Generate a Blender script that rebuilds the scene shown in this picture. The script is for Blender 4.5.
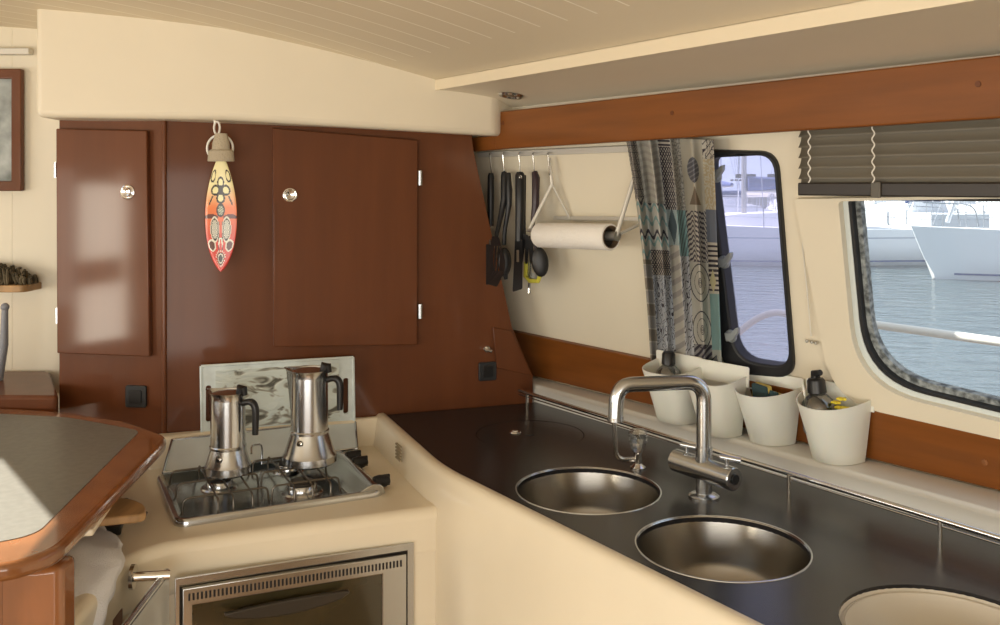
import bpy, bmesh, math, random
from mathutils import Vector, Matrix, noise
random.seed(7)
for o in list(bpy.data.objects): bpy.data.objects.remove(o)
SC = bpy.context.scene; COL = SC.collection
PI = math.pi
# ---------------------------------------------------------------- camera, world, sun, exposure
EYE = Vector((0, 0, 1.6)); F = 930.0; HZ = 184.0
cam = bpy.data.objects.new('camera', bpy.data.cameras.new('camera')); COL.objects.link(cam)
cam.location = EYE; cam.rotation_euler = (PI/2, 0, 0)
cam.data.sensor_fit = 'HORIZONTAL'; cam.data.sensor_width = 36; cam.data.lens = 36*F/1000
cam.data.shift_y = -(312.5-HZ)/1000; cam.data.clip_start = .02; cam.data.clip_end = 2000
SC.camera = cam
SC.view_settings.view_transform = 'Standard'; SC.view_settings.look = 'None'
SC.view_settings.gamma = 1; SC.view_settings.use_curve_mapping = False
SC.view_settings.exposure = -0.10
SC.cycles.use_denoising = True; SC.cycles.max_bounces = 10; SC.cycles.diffuse_bounces = 6
SC.cycles.sample_clamp_indirect = 6
W = bpy.data.worlds.new('sky'); SC.world = W; W.use_nodes = True
bg = W.node_tree.nodes['Background']; bg.inputs['Color'].default_value = (.84, .90, 1.0, 1); bg.inputs['Strength'].default_value = 1.25
def light(kind, name, loc, energy, color, **k):
    l = bpy.data.lights.new(name, kind); l.energy = energy; l.color = color
    for a, b in k.items(): setattr(l, a, b)
    o = bpy.data.objects.new(name, l); COL.objects.link(o); o.location = loc; return o
SUN = Vector((-.65, .40, .70)).normalized()
s = light('SUN', 'sun', (0, 0, 8), 15.0, (1, .93, .82), angle=.01)
s.rotation_euler = SUN.to_track_quat('Z', 'Y').to_euler()
# area lamps set at unseen openings behind the viewer, standing in for daylight
def opening(name, loc, target, sx, sy, energy, color=(1, .93, .80)):
    o = light('AREA', name, loc, energy, color, shape='RECTANGLE', size=sx, size_y=sy)
    o.rotation_euler = (Vector(loc)-Vector(target)).to_track_quat('Z', 'Y').to_euler(); return o
opening('rear_fill', (-.7, -1.8, 1.0), (-.4, 2.5, 1.75), 3.2, 1.4, 70, (1, .92, .79))  # added fill lamp, set low and aimed up to brighten soffit and ceiling
opening('side_daylight', (-4.0, .6, 1.25), (0, 2.2, 1.3), 2.2, .9, 30, (1, .94, .84))
opening('cabin_door_daylight', (-4.35, -1.42, .85), (-1.1, 2.65, .9), .70, 1.7, 110, (1, .90, .72))

# ---------------------------------------------------------------- pixel helpers (measuring only)
def ray(px, py): return Vector(((px-500)/F, 1, (HZ-py)/F))
def onz(px, py, z): d = ray(px, py); return EYE + d*((z-1.6)/d.z)
def ony(px, py, Y): return EYE + ray(px, py)*Y
def onp(px, py, N, D): d = ray(px, py); return EYE + d*((D-N.dot(EYE))/N.dot(d))

# ---------------------------------------------------------------- materials
def mat(name, col, rough=.5, metal=0, coat=0, spec=.5, trans=0, alpha=1, emit=None, noise_s=0, noise_amt=.0, bump=0, bump_s=40, col2=None, stretch=None, ior=1.45, sub=0):
    m = bpy.data.materials.new(name); m.use_nodes = True; nt = m.node_tree; b = nt.nodes['Principled BSDF']
    b.inputs['Base Color'].default_value = (*col, 1); b.inputs['Roughness'].default_value = rough
    b.inputs['Metallic'].default_value = metal; b.inputs['Coat Weight'].default_value = coat; b.inputs['Coat Roughness'].default_value = .08
    b.inputs['Specular IOR Level'].default_value = spec; b.inputs['Transmission Weight'].default_value = trans
    b.inputs['IOR'].default_value = ior; b.inputs['Alpha'].default_value = alpha
    if sub: b.inputs['Subsurface Weight'].default_value = sub
    if emit: b.inputs['Emission Color'].default_value = (*emit[:3], 1); b.inputs['Emission Strength'].default_value = emit[3]
    if noise_s:
        tc = nt.nodes.new('ShaderNodeTexCoord'); mp = nt.nodes.new('ShaderNodeMapping')
        if stretch: mp.inputs['Scale'].default_value = stretch
        n = nt.nodes.new('ShaderNodeTexNoise'); n.inputs['Scale'].default_value = noise_s; n.inputs['Detail'].default_value = 5
        r = nt.nodes.new('ShaderNodeValToRGB'); c2 = col2 or tuple(c*(1-noise_amt) for c in col)
        r.color_ramp.elements[0].position = .35; r.color_ramp.elements[1].position = .65
        r.color_ramp.elements[0].color = (*c2, 1); r.color_ramp.elements[1].color = (*col, 1)
        nt.links.new(tc.outputs['Object'], mp.inputs[0]); nt.links.new(mp.outputs[0], n.inputs['Vector'])
        nt.links.new(n.outputs['Fac'], r.inputs[0]); nt.links.new(r.outputs[0], b.inputs['Base Color'])
    if bump:
        tc = nt.nodes.new('ShaderNodeTexCoord'); n = nt.nodes.new('ShaderNodeTexNoise'); n.inputs['Scale'].default_value = bump_s
        n.inputs['Detail'].default_value = 4
        bp = nt.nodes.new('ShaderNodeBump'); bp.inputs['Strength'].default_value = bump; bp.inputs['Distance'].default_value = .02
        nt.links.new(tc.outputs['Object'], n.inputs['Vector']); nt.links.new(n.outputs['Fac'], bp.inputs['Height']); nt.links.new(bp.outputs[0], b.inputs['Normal'])
    return m
CREAM = mat('cream_gelcoat', (.80, .72, .56), .32, coat=.3, noise_s=3, noise_amt=.05)
PAINT = mat('cream_headliner', (.77, .70, .55), .5, noise_s=4, noise_amt=.03)
WALLM = mat('off_white_wall', (.74, .68, .54), .5, noise_s=3, noise_amt=.03)
LEDGEM = mat('grey_white_ledge', (.76, .77, .74), .5)
WOOD = mat('dark_mahogany_veneer', (.135, .042, .013), .45, coat=.32, spec=.25, noise_s=4, noise_amt=.14, stretch=(5, 5, .5))
WOODT = mat('lit_orange_mahogany_trim', (.215, .070, .013), .42, coat=.22, spec=.3, noise_s=4, noise_amt=.25, stretch=(.7, .7, 7))  # same mahogany; the valance's extra light is put into this lighter, oranger colour
WOODB = mat('varnished_bar_wood', (.28, .105, .034), .22, coat=.8, noise_s=5, noise_amt=.3, stretch=(3, 3, .8))
LAMI = mat('grey_laminate', (.19, .19, .17), .38, coat=.0, noise_s=60, noise_amt=.15)
BLACKTOP = mat('charcoal_worktop', (.022, .022, .025), .27, noise_s=80, noise_amt=.25)
STEEL = mat('brushed_steel', (.54, .56, .58), .20, 1)
CHROME = mat('polished_chrome', (.75, .74, .72), .10, 1)
SINKM = mat('sink_steel', (.30, .285, .26), .26, 1)
BLACK = mat('black_plastic', (.012, .012, .013), .35)
RUBBER = mat('black_rubber', (.015, .016, .018), .5)
DARK = mat('dark_gap', (.02, .015, .01), .7)
PLAST = mat('ivory_plastic', (.80, .78, .70), .35, sub=.05)
ALU = mat('grey_aluminium', (.50, .49, .45), .35, .8)
WHITEPL = mat('grey_white_metal', (.62, .60, .54), .4, .3)
PAPER = mat('white_paper', (.88, .85, .79), .9, bump=.4, bump_s=260)
TERRY = mat('white_terry', (.90, .90, .91), .95, bump=.6, bump_s=420)
OVENG = mat('smoked_oven_glass', (.06, .048, .022), .12, coat=1, noise_s=4, noise_amt=.5)
BEIGE = mat('beige_canvas', (.42, .36, .26), .8, bump=.3, bump_s=200)
ROPE = mat('white_cord', (.75, .72, .65), .8)
BLINDM = mat('taupe_blind_slat', (.15, .135, .105), .4)
BLINDR = mat('brown_bottom_rail', (.022, .016, .012), .4)
PALEW = mat('pale_wood', (.45, .27, .12), .5, noise_s=6, noise_amt=.3, stretch=(6, 1, 1))
GEL = mat('white_hull_gelcoat', (.80, .83, .86), .35)
NAVY = mat('navy_canvas', (.05, .08, .22), .8)
TEAK = mat('grey_teak', (.4, .35, .28), .7)
def glassmat(name, col, gl=.06, haze=0):
    m = bpy.data.materials.new(name); m.use_nodes = True; nt = m.node_tree; nt.nodes.clear()
    o = nt.nodes.new('ShaderNodeOutputMaterial'); t = nt.nodes.new('ShaderNodeBsdfTransparent'); g = nt.nodes.new('ShaderNodeBsdfGlossy'); mx = nt.nodes.new('ShaderNodeMixShader')
    t.inputs[0].default_value = (*col, 1); g.inputs['Roughness'].default_value = .05; mx.inputs[0].default_value = gl
    nt.links.new(t.outputs[0], mx.inputs[1]); nt.links.new(g.outputs[0], mx.inputs[2]); 
    if haze:
        tl_ = nt.nodes.new('ShaderNodeBsdfTranslucent'); tl_.inputs[0].default_value = (.9, .93, 1, 1); m2 = nt.nodes.new('ShaderNodeMixShader'); m2.inputs[0].default_value = haze
        nt.links.new(mx.outputs[0], m2.inputs[1]); nt.links.new(tl_.outputs[0], m2.inputs[2]); nt.links.new(m2.outputs[0], o.inputs[0])
    else: nt.links.new(mx.outputs[0], o.inputs[0])
    return m
GLASS = glassmat('salt_hazed_window_glass', (.95, .98, 1), .05, .09)
LILAC = glassmat('lilac_acrylic', (.88, .86, 1), .05, .22)
CRYSTAL = glassmat('crystal', (.88, .9, .9), .35)
BOTTLEM = glassmat('clear_bottle', (.55, .58, .60), .25)

# ---------------------------------------------------------------- mesh builder
WM = {}
class MB:
    def __init__(s, M=None): s.bm = bmesh.new(); s.M = M or Matrix()
    def prism(s, poly, z0, z1, M=None):
        vs = [[s.bm.verts.new((x, y, z)) for x, y in poly] for z in (z0, z1)]
        n = len(poly)
        a = sum(poly[i][0]*poly[(i+1) % n][1]-poly[(i+1) % n][0]*poly[i][1] for i in range(n))
        b, t = vs
        if a < 0: b.reverse(); t.reverse()
        s.bm.faces.new(b[::-1]); s.bm.faces.new(t)
        for i in range(n): j = (i+1) % n; s.bm.faces.new((b[i], b[j], t[j], t[i]))
        if M: bmesh.ops.transform(s.bm, matrix=M, verts=b+t)
        return s
    def hexa(s, bot, top):
        b = [s.bm.verts.new(p) for p in bot]; t = [s.bm.verts.new(p) for p in top]; n = len(b)
        fs = [s.bm.faces.new(b[::-1]), s.bm.faces.new(t)]
        for i in range(n): j = (i+1) % n; fs.append(s.bm.faces.new((b[i], b[j], t[j], t[i])))
        bmesh.ops.recalc_face_normals(s.bm, faces=fs); return s
    def box(s, c, d, R=None):
        x, y, z = d[0]/2, d[1]/2, d[2]/2
        M = Matrix.Translation(Vector(c)) @ (R.to_4x4() if R else Matrix())
        return s.prism([(-x, -y), (x, -y), (x, y), (-x, y)], -z, z, M)
    def tube(s, pts, r, seg=10, caps=True):
        pts = [Vector(p) for p in pts]; n = len(pts); rr = r if isinstance(r, (list, tuple)) else [r]*n
        rings = []; prev = None
        for i, p in enumerate(pts):
            t = (pts[min(i+1, n-1)]-pts[max(i-1, 0)]).normalized()
            if prev is None:
                u = t.orthogonal().normalized()
            else:
                u = (prev - t*prev.dot(t)).normalized()
            prev = u; v = t.cross(u)
            rings.append([s.bm.verts.new(p+(u*math.cos(a)+v*math.sin(a))*rr[i]) for a in [2*PI*k/seg for k in range(seg)]])
        for a, b in zip(rings, rings[1:]):
            for k in range(seg): j = (k+1) % seg; s.bm.faces.new((a[k], a[j], b[j], b[k]))
        if caps: s.bm.faces.new(rings[0][::-1]); s.bm.faces.new(rings[-1])
        return s
    def lathe(s, prof, c=(0, 0, 0), seg=48, M=None):
        T = Matrix.Translation(Vector(c)) @ (M or Matrix()); rings = []
        for r, z in prof:
            if r < 1e-5: rings.append([s.bm.verts.new(T @ Vector((0, 0, z)))])
            else: rings.append([s.bm.verts.new(T @ Vector((r*math.cos(2*PI*k/seg), r*math.sin(2*PI*k/seg), z))) for k in range(seg)])
        for a, b in zip(rings, rings[1:]):
            for k in range(seg):
                j = (k+1) % seg
                if len(a) == 1 and len(b) == 1: continue
                if len(a) == 1: s.bm.faces.new((a[0], b[j], b[k]))
                elif len(b) == 1: s.bm.faces.new((a[k], a[j], b[0]))
                else: s.bm.faces.new((a[k], a[j], b[j], b[k]))
        return s
    def loft(s, loops, caps=(True, True)):
        rings = [[s.bm.verts.new(p) for p in l] for l in loops]; n = len(rings[0])
        for a, b in zip(rings, rings[1:]):
            for k in range(n): j = (k+1) % n; s.bm.faces.new((a[k], a[j], b[j], b[k]))
        if caps[0]: s.bm.faces.new(rings[0][::-1])
        if caps[1]: s.bm.faces.new(rings[-1])
        return s
    def sheet(s, nu, nv, f):
        g = [[s.bm.verts.new(f(i/nu, j/nv)) for j in range(nv+1)] for i in range(nu+1)]
        for i in range(nu):
            for j in range(nv): s.bm.faces.new((g[i][j], g[i+1][j], g[i+1][j+1], g[i][j+1]))
        return s
    def plate(s, outer, holes, z0, z1, M=None):
        loops = [outer]+list(holes); fr = []; allv = []
        for z in (z0, z1):
            edges = []; vv = []
            for lp in loops:
                vs = [s.bm.verts.new((x, y, z)) for x, y in lp]; vv.append(vs); allv += vs
                edges += [s.bm.edges.new((vs[i], vs[(i+1) % len(vs)])) for i in range(len(vs))]
            bmesh.ops.triangle_fill(s.bm, use_beauty=True, use_dissolve=False, edges=edges)
            fr.append(vv)
        for a, b in zip(*fr):
            for i in range(len(a)): j = (i+1) % len(a); s.bm.faces.new((a[i], a[j], b[j], b[i]))
        bmesh.ops.recalc_face_normals(s.bm, faces=s.bm.faces)
        if M: bmesh.ops.transform(s.bm, matrix=M, verts=allv)
        return s
    def sphere(s, c, r, sc=(1, 1, 1), R=None, seg=20):
        M = Matrix.Translation(Vector(c)) @ (R.to_4x4() if R else Matrix()) @ Matrix.Diagonal((*sc, 1))
        bmesh.ops.create_uvsphere(s.bm, u_segments=seg, v_segments=seg//2, radius=r, matrix=M); return s
    def build(s, name, m, parent=None, bevel=0, flat=False, sharp=35, origin=None, seg=3, kind=None, normals=False):
        if normals: bmesh.ops.recalc_face_normals(s.bm, faces=s.bm.faces)
        bmesh.ops.transform(s.bm, matrix=s.M, verts=s.bm.verts)
        co = [v.co for v in s.bm.verts]
        lo = Vector([min(c[i] for c in co) for i in range(3)]); hi = Vector([max(c[i] for c in co) for i in range(3)])
        c = Vector(origin) if origin else ((lo+hi)/2 if parent else Vector(((lo.x+hi.x)/2, (lo.y+hi.y)/2, lo.z)))
        bmesh.ops.translate(s.bm, vec=-c, verts=s.bm.verts)
        me = bpy.data.meshes.new(name); s.bm.to_mesh(me); s.bm.free()
        ms = m if isinstance(m, list) else [m]
        for k in ms: me.materials.append(k)
        if not flat:
            me.shade_smooth(); me.set_sharp_from_angle(angle=math.radians(sharp))
        o = bpy.data.objects.new(name, me); COL.objects.link(o); o.location = c; WM[o] = Matrix.Translation(c)
        if parent: o.parent = parent; o.matrix_parent_inverse = WM[parent].inverted()
        if bevel:
            b = o.modifiers.new('bevel', 'BEVEL'); b.width = bevel; b.segments = seg; b.limit_method = 'ANGLE'; b.angle_limit = math.radians(40)
            b.harden_normals = False
        if kind: o['kind'] = kind
        return o
def thing(name, label, cat, loc, group=None):
    o = bpy.data.objects.new(name, None); COL.objects.link(o); o.location = loc; o.empty_display_size = .05
    WM[o] = Matrix.Translation(Vector(loc)); return tag(o, label, cat, group)
def tag(o, label, cat, group=None):
    o['label'] = label; o['category'] = cat
    if group: o['group'] = group
    return o
def frame(o, x, y, z=(0, 0, 1)):
    x = Vector(x).normalized(); y = Vector(y).normalized(); z = Vector(z).normalized()
    M = Matrix((x, y, z)).transposed().to_4x4(); M.translation = Vector(o); return M
def rrect(x0, y0, x1, y1, r, n=6):
    out = []
    for cx, cy, a0 in ((x1-r, y0+r, -PI/2), (x1-r, y1-r, 0), (x0+r, y1-r, PI/2), (x0+r, y0+r, PI)):
        out += [(cx+r*math.cos(a0+PI/2*k/n), cy+r*math.sin(a0+PI/2*k/n)) for k in range(n+1)]
    return out
def roundpoly(pts, r, n=6):
    out = []; N = len(pts)
    for i in range(N):
        p = Vector(pts[i][:2]); a = (Vector(pts[i-1][:2])-p); b = (Vector(pts[(i+1) % N][:2])-p)
        rr = r[i] if isinstance(r, (list, tuple)) else r
        ra = min(rr, a.length*.45, b.length*.45); a = p+a.normalized()*ra; b = p+b.normalized()*ra
        if rr <= 0: out.append((p.x, p.y)); continue
        for k in range(n+1): t = k/n; q = a*(1-t)**2+p*2*t*(1-t)+b*t*t; out.append((q.x, q.y))
    return out
def circle(cx, cy, r, n=64): return [(cx+r*math.cos(2*PI*k/n), cy+r*math.sin(2*PI*k/n)) for k in range(n)]
def arc(pts, r, n=8):   # polyline with rounded corners in 3D
    pts = [Vector(p) for p in pts]; out = [pts[0]]
    for i in range(1, len(pts)-1):
        p = pts[i]; a = pts[i-1]-p; b = pts[i+1]-p; ra = min(r, a.length*.49, b.length*.49)
        a = p+a.normalized()*ra; b = p+b.normalized()*ra
        for k in range(n+1): t = k/n; out.append(a*(1-t)**2+p*2*t*(1-t)+b*t*t)
    out.append(pts[-1]); return out
def bez(p0, p1, p2, n=10): return [Vector(p0)*(1-t)**2+Vector(p1)*2*t*(1-t)+Vector(p2)*t*t for t in [k/n for k in range(n+1)]]

# ---------------------------------------------------------------- frames of the place
# side (window) wall: leans inwards
kL = .208; N = Vector((.778, .628, kL)); D = 2.051+kL*.955
T = Vector((.628, -.778, 0)); Q = Vector((-kL*.778, -kL*.628, 1)).normalized(); NN = N.normalized()
P0 = Vector((.778*2.051, .628*2.051, .955))
WALLF = frame(P0, T, Q, T.cross(Q))          # local z points to...
SGN = 1 if T.cross(Q).dot(NN) > 0 else -1    # +1 : local z = outwards
def wl(px, py, off=0):                       # pixel -> wall plane local 2D (off metres inside the room)
    P = onp(px, py, N, D-off*N.length); v = P-P0; return (v.dot(T), v.dot(Q))
def out(a): return a*SGN                      # outwards distance -> local z
# cabinet face plane Y = 2.9456 + .339 X
cu = Vector((1, .339, 0)).normalized(); cn = Vector((cu.y, -cu.x, 0))  # cn towards the viewer
C0 = Vector((0, 2.9456, 0)); CABF = frame(C0, cu, (0, 0, 1), cn)
def cb(px, py, off=0):
    P = onp(px, py, cn, cn.dot(C0)+off); v = P-C0; return (v.dot(cu), P.z)

# ---------------------------------------------------------------- shell
MB().prism([(-4.2, -2), (4.6, -2), (4.6, 4), (-4.2, 4)], -.05, 0).build('floor', mat('teak_floor', (.30, .18, .09), .35, noise_s=5, noise_amt=.3, stretch=(1, 12, 1)), kind='structure')
# side wall with two windows
smallw_out = roundpoly([wl(706, 149), wl(779, 151), wl(797, 377), wl(725, 371)], [.03, .05, .05, .07])
smallw_gl = roundpoly([wl(713, 157), wl(776, 154), wl(793, 366), wl(738, 358)], [.03, .045, .05, .07])
bw = [wl(844, 199), wl(1300, 190), wl(1300, 489), wl(861, 383)]
bw_ln = roundpoly([wl(849, 199), wl(1297, 191), wl(1297, 484), wl(866, 379)], [.01, .05, .05, .145], 10); bw_out = roundpoly(bw, [.01, .05, .05, .15], 10)
bw_gl = roundpoly([wl(857, 199), wl(1290, 192), wl(1290, 474), wl(873, 372)], [.01, .05, .05, .14], 10)
m = MB(WALLF); L0 = wl(440, 300)[0]-.5
m.plate([(L0, -.02), (5.2, -.02), (5.2, 1.15), (L0, 1.15)], [smallw_out, bw_out], 0, out(.022))
m.build('wall_right', WALLM, kind='structure')
# raised smooth moulding around the big window
frm = roundpoly([wl(800, 197), wl(1330, 186), wl(1330, 507), wl(838, 398)], [.005, .05, .05, .12], 10)
m = MB(WALLF); m.plate(frm, [bw_out], out(-.024), out(-.001)); w1 = m.build('window_1', WALLM, kind='structure', bevel=.006)
m = MB(WALLF); m.plate(bw_out, [bw_ln], out(-.006), out(.030)); m.build('inner_lip', mat('lit_reveal_tint', (.62, .68, .68), .35), w1)  # lit window reveal, its brightness painted as a pale bluish strip
m = MB(WALLF); m.plate(bw_ln, [roundpoly([wl(852, 199), wl(1294, 191), wl(1294, 481), wl(869, 377)], [.01, .05, .05, .143], 10)], out(-.004), out(.030)); m.build('seal', RUBBER, w1)
m = MB(WALLF); m.plate(bw_ln, [bw_gl], out(.012), out(.03)); m.build('gasket', mat('fogged_grey_gasket', (.36, .40, .41), .6, noise_s=70, col2=(.06, .07, .075)), w1)
m = MB(WALLF); m.plate(bw_gl, [], out(.03), out(.036)); m.build('glass', GLASS, w1)
m = MB(WALLF); m.plate(smallw_out, [smallw_gl], out(-.016), out(.023)); w2 = m.build('window_2', RUBBER, kind='structure', bevel=.006)
m = MB(WALLF); m.plate(smallw_gl, [], out(.016), out(.021)); m.build('glass', LILAC, w2)
for px, py in ((716, 176), (724, 262), (731, 336)):
    x, y = wl(px, py, .02); m = MB(WALLF)
    m.lathe([(0, 0), (.017, 0), (.017, .006), (.012, .012), (0, .013)], (x, y, out(-.016)), 20, Matrix.Diagonal((1, 1, -SGN, 1)))
    m.prism([(x-.008, y-.012), (x+.012, y-.007), (x+.033, y+.016), (x+.036, y+.03), (x+.027, y+.028), (x+.010, y+.013), (x-.010, y+.012)], out(-.034), out(-.022))
    m.build('latch', mat('grey_latch', (.32, .35, .36), .4, .3), w2, bevel=.002, normals=True)
# narrow grooves / bead between the windows
for pts, nm, mm in ((((797, 200), (835, 392)), 'bead', WALLM), (((813, 198), (836, 388)), 'groove', mat('groove_shade', (.30, .24, .16), .8))):
    a, b = [Vector((*wl(*p), out(-.001))) for p in pts]
    m = MB(WALLF); m.tube([a, b], .003 if nm == 'bead' else .0022, 6); m.build('trim_1' if nm == 'bead' else 'trim_2', mm, kind='structure')
# mahogany board below the windows
m = MB(WALLF); m.prism([wl(505, 330, .018), wl(1000, 433, .018), wl(1300, 497, .018), wl(1300, 563, .018), wl(1000, 491, .018), wl(505, 369, .018)], out(-.018), out(0))
brd = m.build('trim_3', WOODT, bevel=.003, kind='structure')
for p in ((985, 462),):
    x, y = wl(*p, .018); MB(WALLF).lathe([(0, .001), (.007, .001), (.007, 0)], (x, y, out(-.0185)), 16, Matrix.Diagonal((1, 1, -SGN, 1))).build('screw_plug', WOODB, brd, normals=True)
# ledge with riser behind the worktop
rl, rr_ = onz(535, 402, .9), onz(1000, 541, .9)
rd = (rr_-rl).normalized(); rA = rl-rd*.35; rB = rr_+rd*1.6
def wallxy(P, c=2.051): t = (c-Vector((.778, .628)).dot(P.xy)); return P.xy+Vector((.778, .628))*t
wa, wb = wallxy(rA), wallxy(rB)
MB().prism([rA.xy, rB.xy, wb, wa], .80, .955).build('trim_4', LEDGEM, bevel=.012, kind='structure')
# ceiling: soffit + cambered planked headliner + flat part with an unseen hole shaped to throw the sun patch
tC = Vector((.56, -.829, 0)); pC = Vector((-.829, -.56, 0)); B0 = Vector((-.194, 2.777, 0))
groove = mat('planked_headliner', (.74, .65, .48), .5); nt = groove.node_tree; b = nt.nodes['Principled BSDF']
tc = nt.nodes.new('ShaderNodeTexCoord'); sx = nt.nodes.new('ShaderNodeSeparateXYZ'); nt.links.new(tc.outputs['UV'], sx.inputs[0])
def mth(op, a, v, v2=None):
    n = nt.nodes.new('ShaderNodeMath'); n.operation = op; nt.links.new(a, n.inputs[0])
    if v is not None: n.inputs[1].default_value = v
    if v2 is not None: n.inputs[2].default_value = v2
    return n.outputs[0]
fr = mth('FRACT', mth('DIVIDE', sx.outputs[0], .098), None); ab = mth('ABSOLUTE', mth('SUBTRACT', fr, .5), None)
ln = mth('GREATER_THAN', ab, .472); inn = mth('GREATER_THAN', sx.outputs[1], .16)
ml = nt.nodes.new('ShaderNodeMath'); ml.operation = 'MULTIPLY'; nt.links.new(ln, ml.inputs[0]); nt.links.new(inn, ml.inputs[1])
bp = nt.nodes.new('ShaderNodeBump'); bp.inputs['Strength'].default_value = .8; bp.inputs['Distance'].default_value = .004; bp.invert = True
nt.links.new(ml.outputs[0], bp.inputs['Height']); nt.links.new(bp.outputs[0], b.inputs['Normal'])
mx = nt.nodes.new('ShaderNodeMix'); mx.data_type = 'RGBA'; mx.inputs[6].default_value = (.74, .65, .48, 1); mx.inputs[7].default_value = (.95, .89, .74, 1)  # groove lines painted paler, for the light they catch
nt.links.new(ml.outputs[0], mx.inputs[0]); nt.links.new(mx.outputs[2], b.inputs['Base Color'])
def ceilz(d): return 1.912+.25*d-.083*d*d
bm = bmesh.new(); uv = bm.loops.layers.uv.new('UVMap'); prof = [(0.0, ceilz(0)-.032), (0.0, ceilz(0))]+[(d/20, ceilz(d/20)) for d in range(1, 32)]
rows = []
for tt in (-2.4, 5.6): rows.append([bm.verts.new(B0+tC*tt+pC*d+Vector((0, 0, z))) for d, z in prof])
topr = []
for tt in (-2.4, 5.6): topr.append([bm.verts.new(B0+tC*tt+pC*d+Vector((0, 0, z+.03))) for d, z in prof])
for i in range(len(prof)-1):
    f = bm.faces.new((rows[0][i], rows[1][i], rows[1][i+1], rows[0][i+1]))
    for l in f.loops:
        q = l.vert.co-B0; l[uv].uv = (q.dot(tC)+2, q.dot(pC))
    bm.faces.new((topr[0][i+1], topr[1][i+1], topr[1][i], topr[0][i]))
me = bpy.data.meshes.new('ceiling'); bm.to_mesh(me); bm.free(); me.materials.append(groove); me.shade_smooth(); me.set_sharp_from_angle(angle=.6)
o = bpy.data.objects.new('ceiling', me); COL.objects.link(o); o['kind'] = 'structure'
# soffit from the step down to the valance
VL, VR = Vector((-.0157, 2.886, 1.823)), Vector((.925, 1.72, 1.8386))
vd = (VR-VL)/(VR-VL).xy.length
def sof(u, v):
    tt = -.9+6.5*u; a = B0+tC*tt; a = Vector((a.x, a.y, ceilz(0)-.030)); s_ = (a-VL).xy.dot(vd.xy); b = VL+vd*s_+Vector((.10, .08, .0))
    p = a.lerp(b, v); p.z += .012*math.sin(PI*v); return p
bb = MB().sheet(40, 12, sof); bb.sheet(40, 1, lambda u, v: sof(u, v)+Vector((0, 0, .05))); bb.build('trim_5', PAINT, kind='structure')
E = B0+pC*1.545
sun_hole = [(-2.13, 2.69), (-1.80, 2.27), (-1.77, 2.06), (-2.2, 1.4), (-2.9, 2.2)]  # unseen ceiling hole, outline projected back from the sun patch on the table
pa, pb = E-tC*2.4, E+tC*5.6
outer = [(pa.x, pa.y), (pb.x, pb.y), (-4.1, -1.9), (-4.1, 4.5)]
m = MB(); m.plate(outer, [sun_hole], ceilz(1.545)-.01, ceilz(1.545)+.04); m.build('trim_6', PAINT, kind='structure')
# far-left wall and room walls behind the viewer
MB().prism([(-4.1, 2.86), (-1.20, 2.86), (-1.20, 2.90), (-4.1, 2.90)], 0, 2.25).build('wall_back', WALLM, kind='structure')
q0, q1 = C0-cu*1.45-cn*.40, C0+cu*1.0-cn*.40
MB().hexa([q0, q1, q1-cn*.04, q0-cn*.04], [q+Vector((0, 0, 2.4)) for q in (q0, q1, q1-cn*.04, q0-cn*.04)]).build('wall_sun_block', WALLM, kind='structure')  # added behind the cupboard to block sun leaking onto the ledge
m = MB(frame((0, -1.9, 0), (1, 0, 0), (0, 0, 1), (0, -1, 0))); m.plate([(-4.1, 0), (4.4, 0), (4.4, 2.3), (-4.1, 2.3)], [[(-2.4, .25), (1.0, .25), (1.0, 1.75), (-2.4, 1.75)]], 0, .06)
m.build('wall_behind', WALLM, kind='structure')
m = MB(frame((-4.1, 0, 0), (0, 1, 0), (0, 0, 1), (1, 0, 0))); m.plate([(-1.9, 0), (2.9, 0), (2.9, 2.3), (-1.9, 2.3)], [[(-1.75, .05), (-1.1, .05), (-1.1, .82), (-1.75, .82)], [(-1.75, 1.02), (-1.1, 1.02), (-1.1, 1.6), (-1.75, 1.6)], [(-.6, .8), (1.8, .8), (1.8, 1.7), (-.6, 1.7)]], 0, -.06)
m.build('wall_left', WALLM, kind='structure')

# ---------------------------------------------------------------- cream moulded box over the cupboard
P = [Vector((-1.275, 2.55, 1.783)), Vector((-.768, 2.57, 1.780)), Vector((-.012, 2.842, 1.747))]
back = [Vector((.22, 3.25, 1.747)), Vector((-1.32, 3.1, 1.783))]
bot = P+back
m = MB(); m.hexa([p for p in bot], [Vector((p.x, p.y, 2.16)) for p in bot]); m.build('trim_7', PAINT, bevel=.018, seg=4, kind='structure')

# ---------------------------------------------------------------- mahogany cupboard
cab = thing('wall_cupboard', 'tall dark mahogany cupboard across the corner with two panel doors', 'cupboard', (-.5, 2.85, .82))
a0 = cb(164.5, 300)[0]; aTR = cb(474, 152); aBR = cb(533, 400)
fb = [(a0, .80), (aBR[0]-.002, .80), cb(533, 376), cb(512, 327), aTR, (cb(470, 140)[0], 1.80), (a0, 1.80)]
m = MB(CABF); m.prism(fb, -.10, 0); m.build('body', WOOD, cab, bevel=.002)
m = MB(CABF); m.prism([cb(493, 327.5, .01), cb(512, 331, .01), cb(532.5, 376, .01), cb(497, 368, .01)], .0005, .008); m.build('board_end', WOOD, cab, bevel=.002)
lP, rP = Vector((-1.262, 2.662, 0)), Vector((a0*cu.x, 2.9456+a0*cu.y, 0)); lu = (rP-lP).normalized(); ln_ = Vector((lu.y, -lu.x, 0)); LF = frame(lP, lu, (0, 0, 1), ln_); wL = (rP-lP).length
def lf(px, py): q = onp(px, py, ln_, ln_.dot(lP))-lP; return (q.dot(lu), q.z)
m = MB(LF); m.prism([(0, .80), (wL, .80), (wL, 1.80), (0, 1.80)], -.10, -.0); m.build('side_body', WOOD, cab, bevel=.002)
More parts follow.
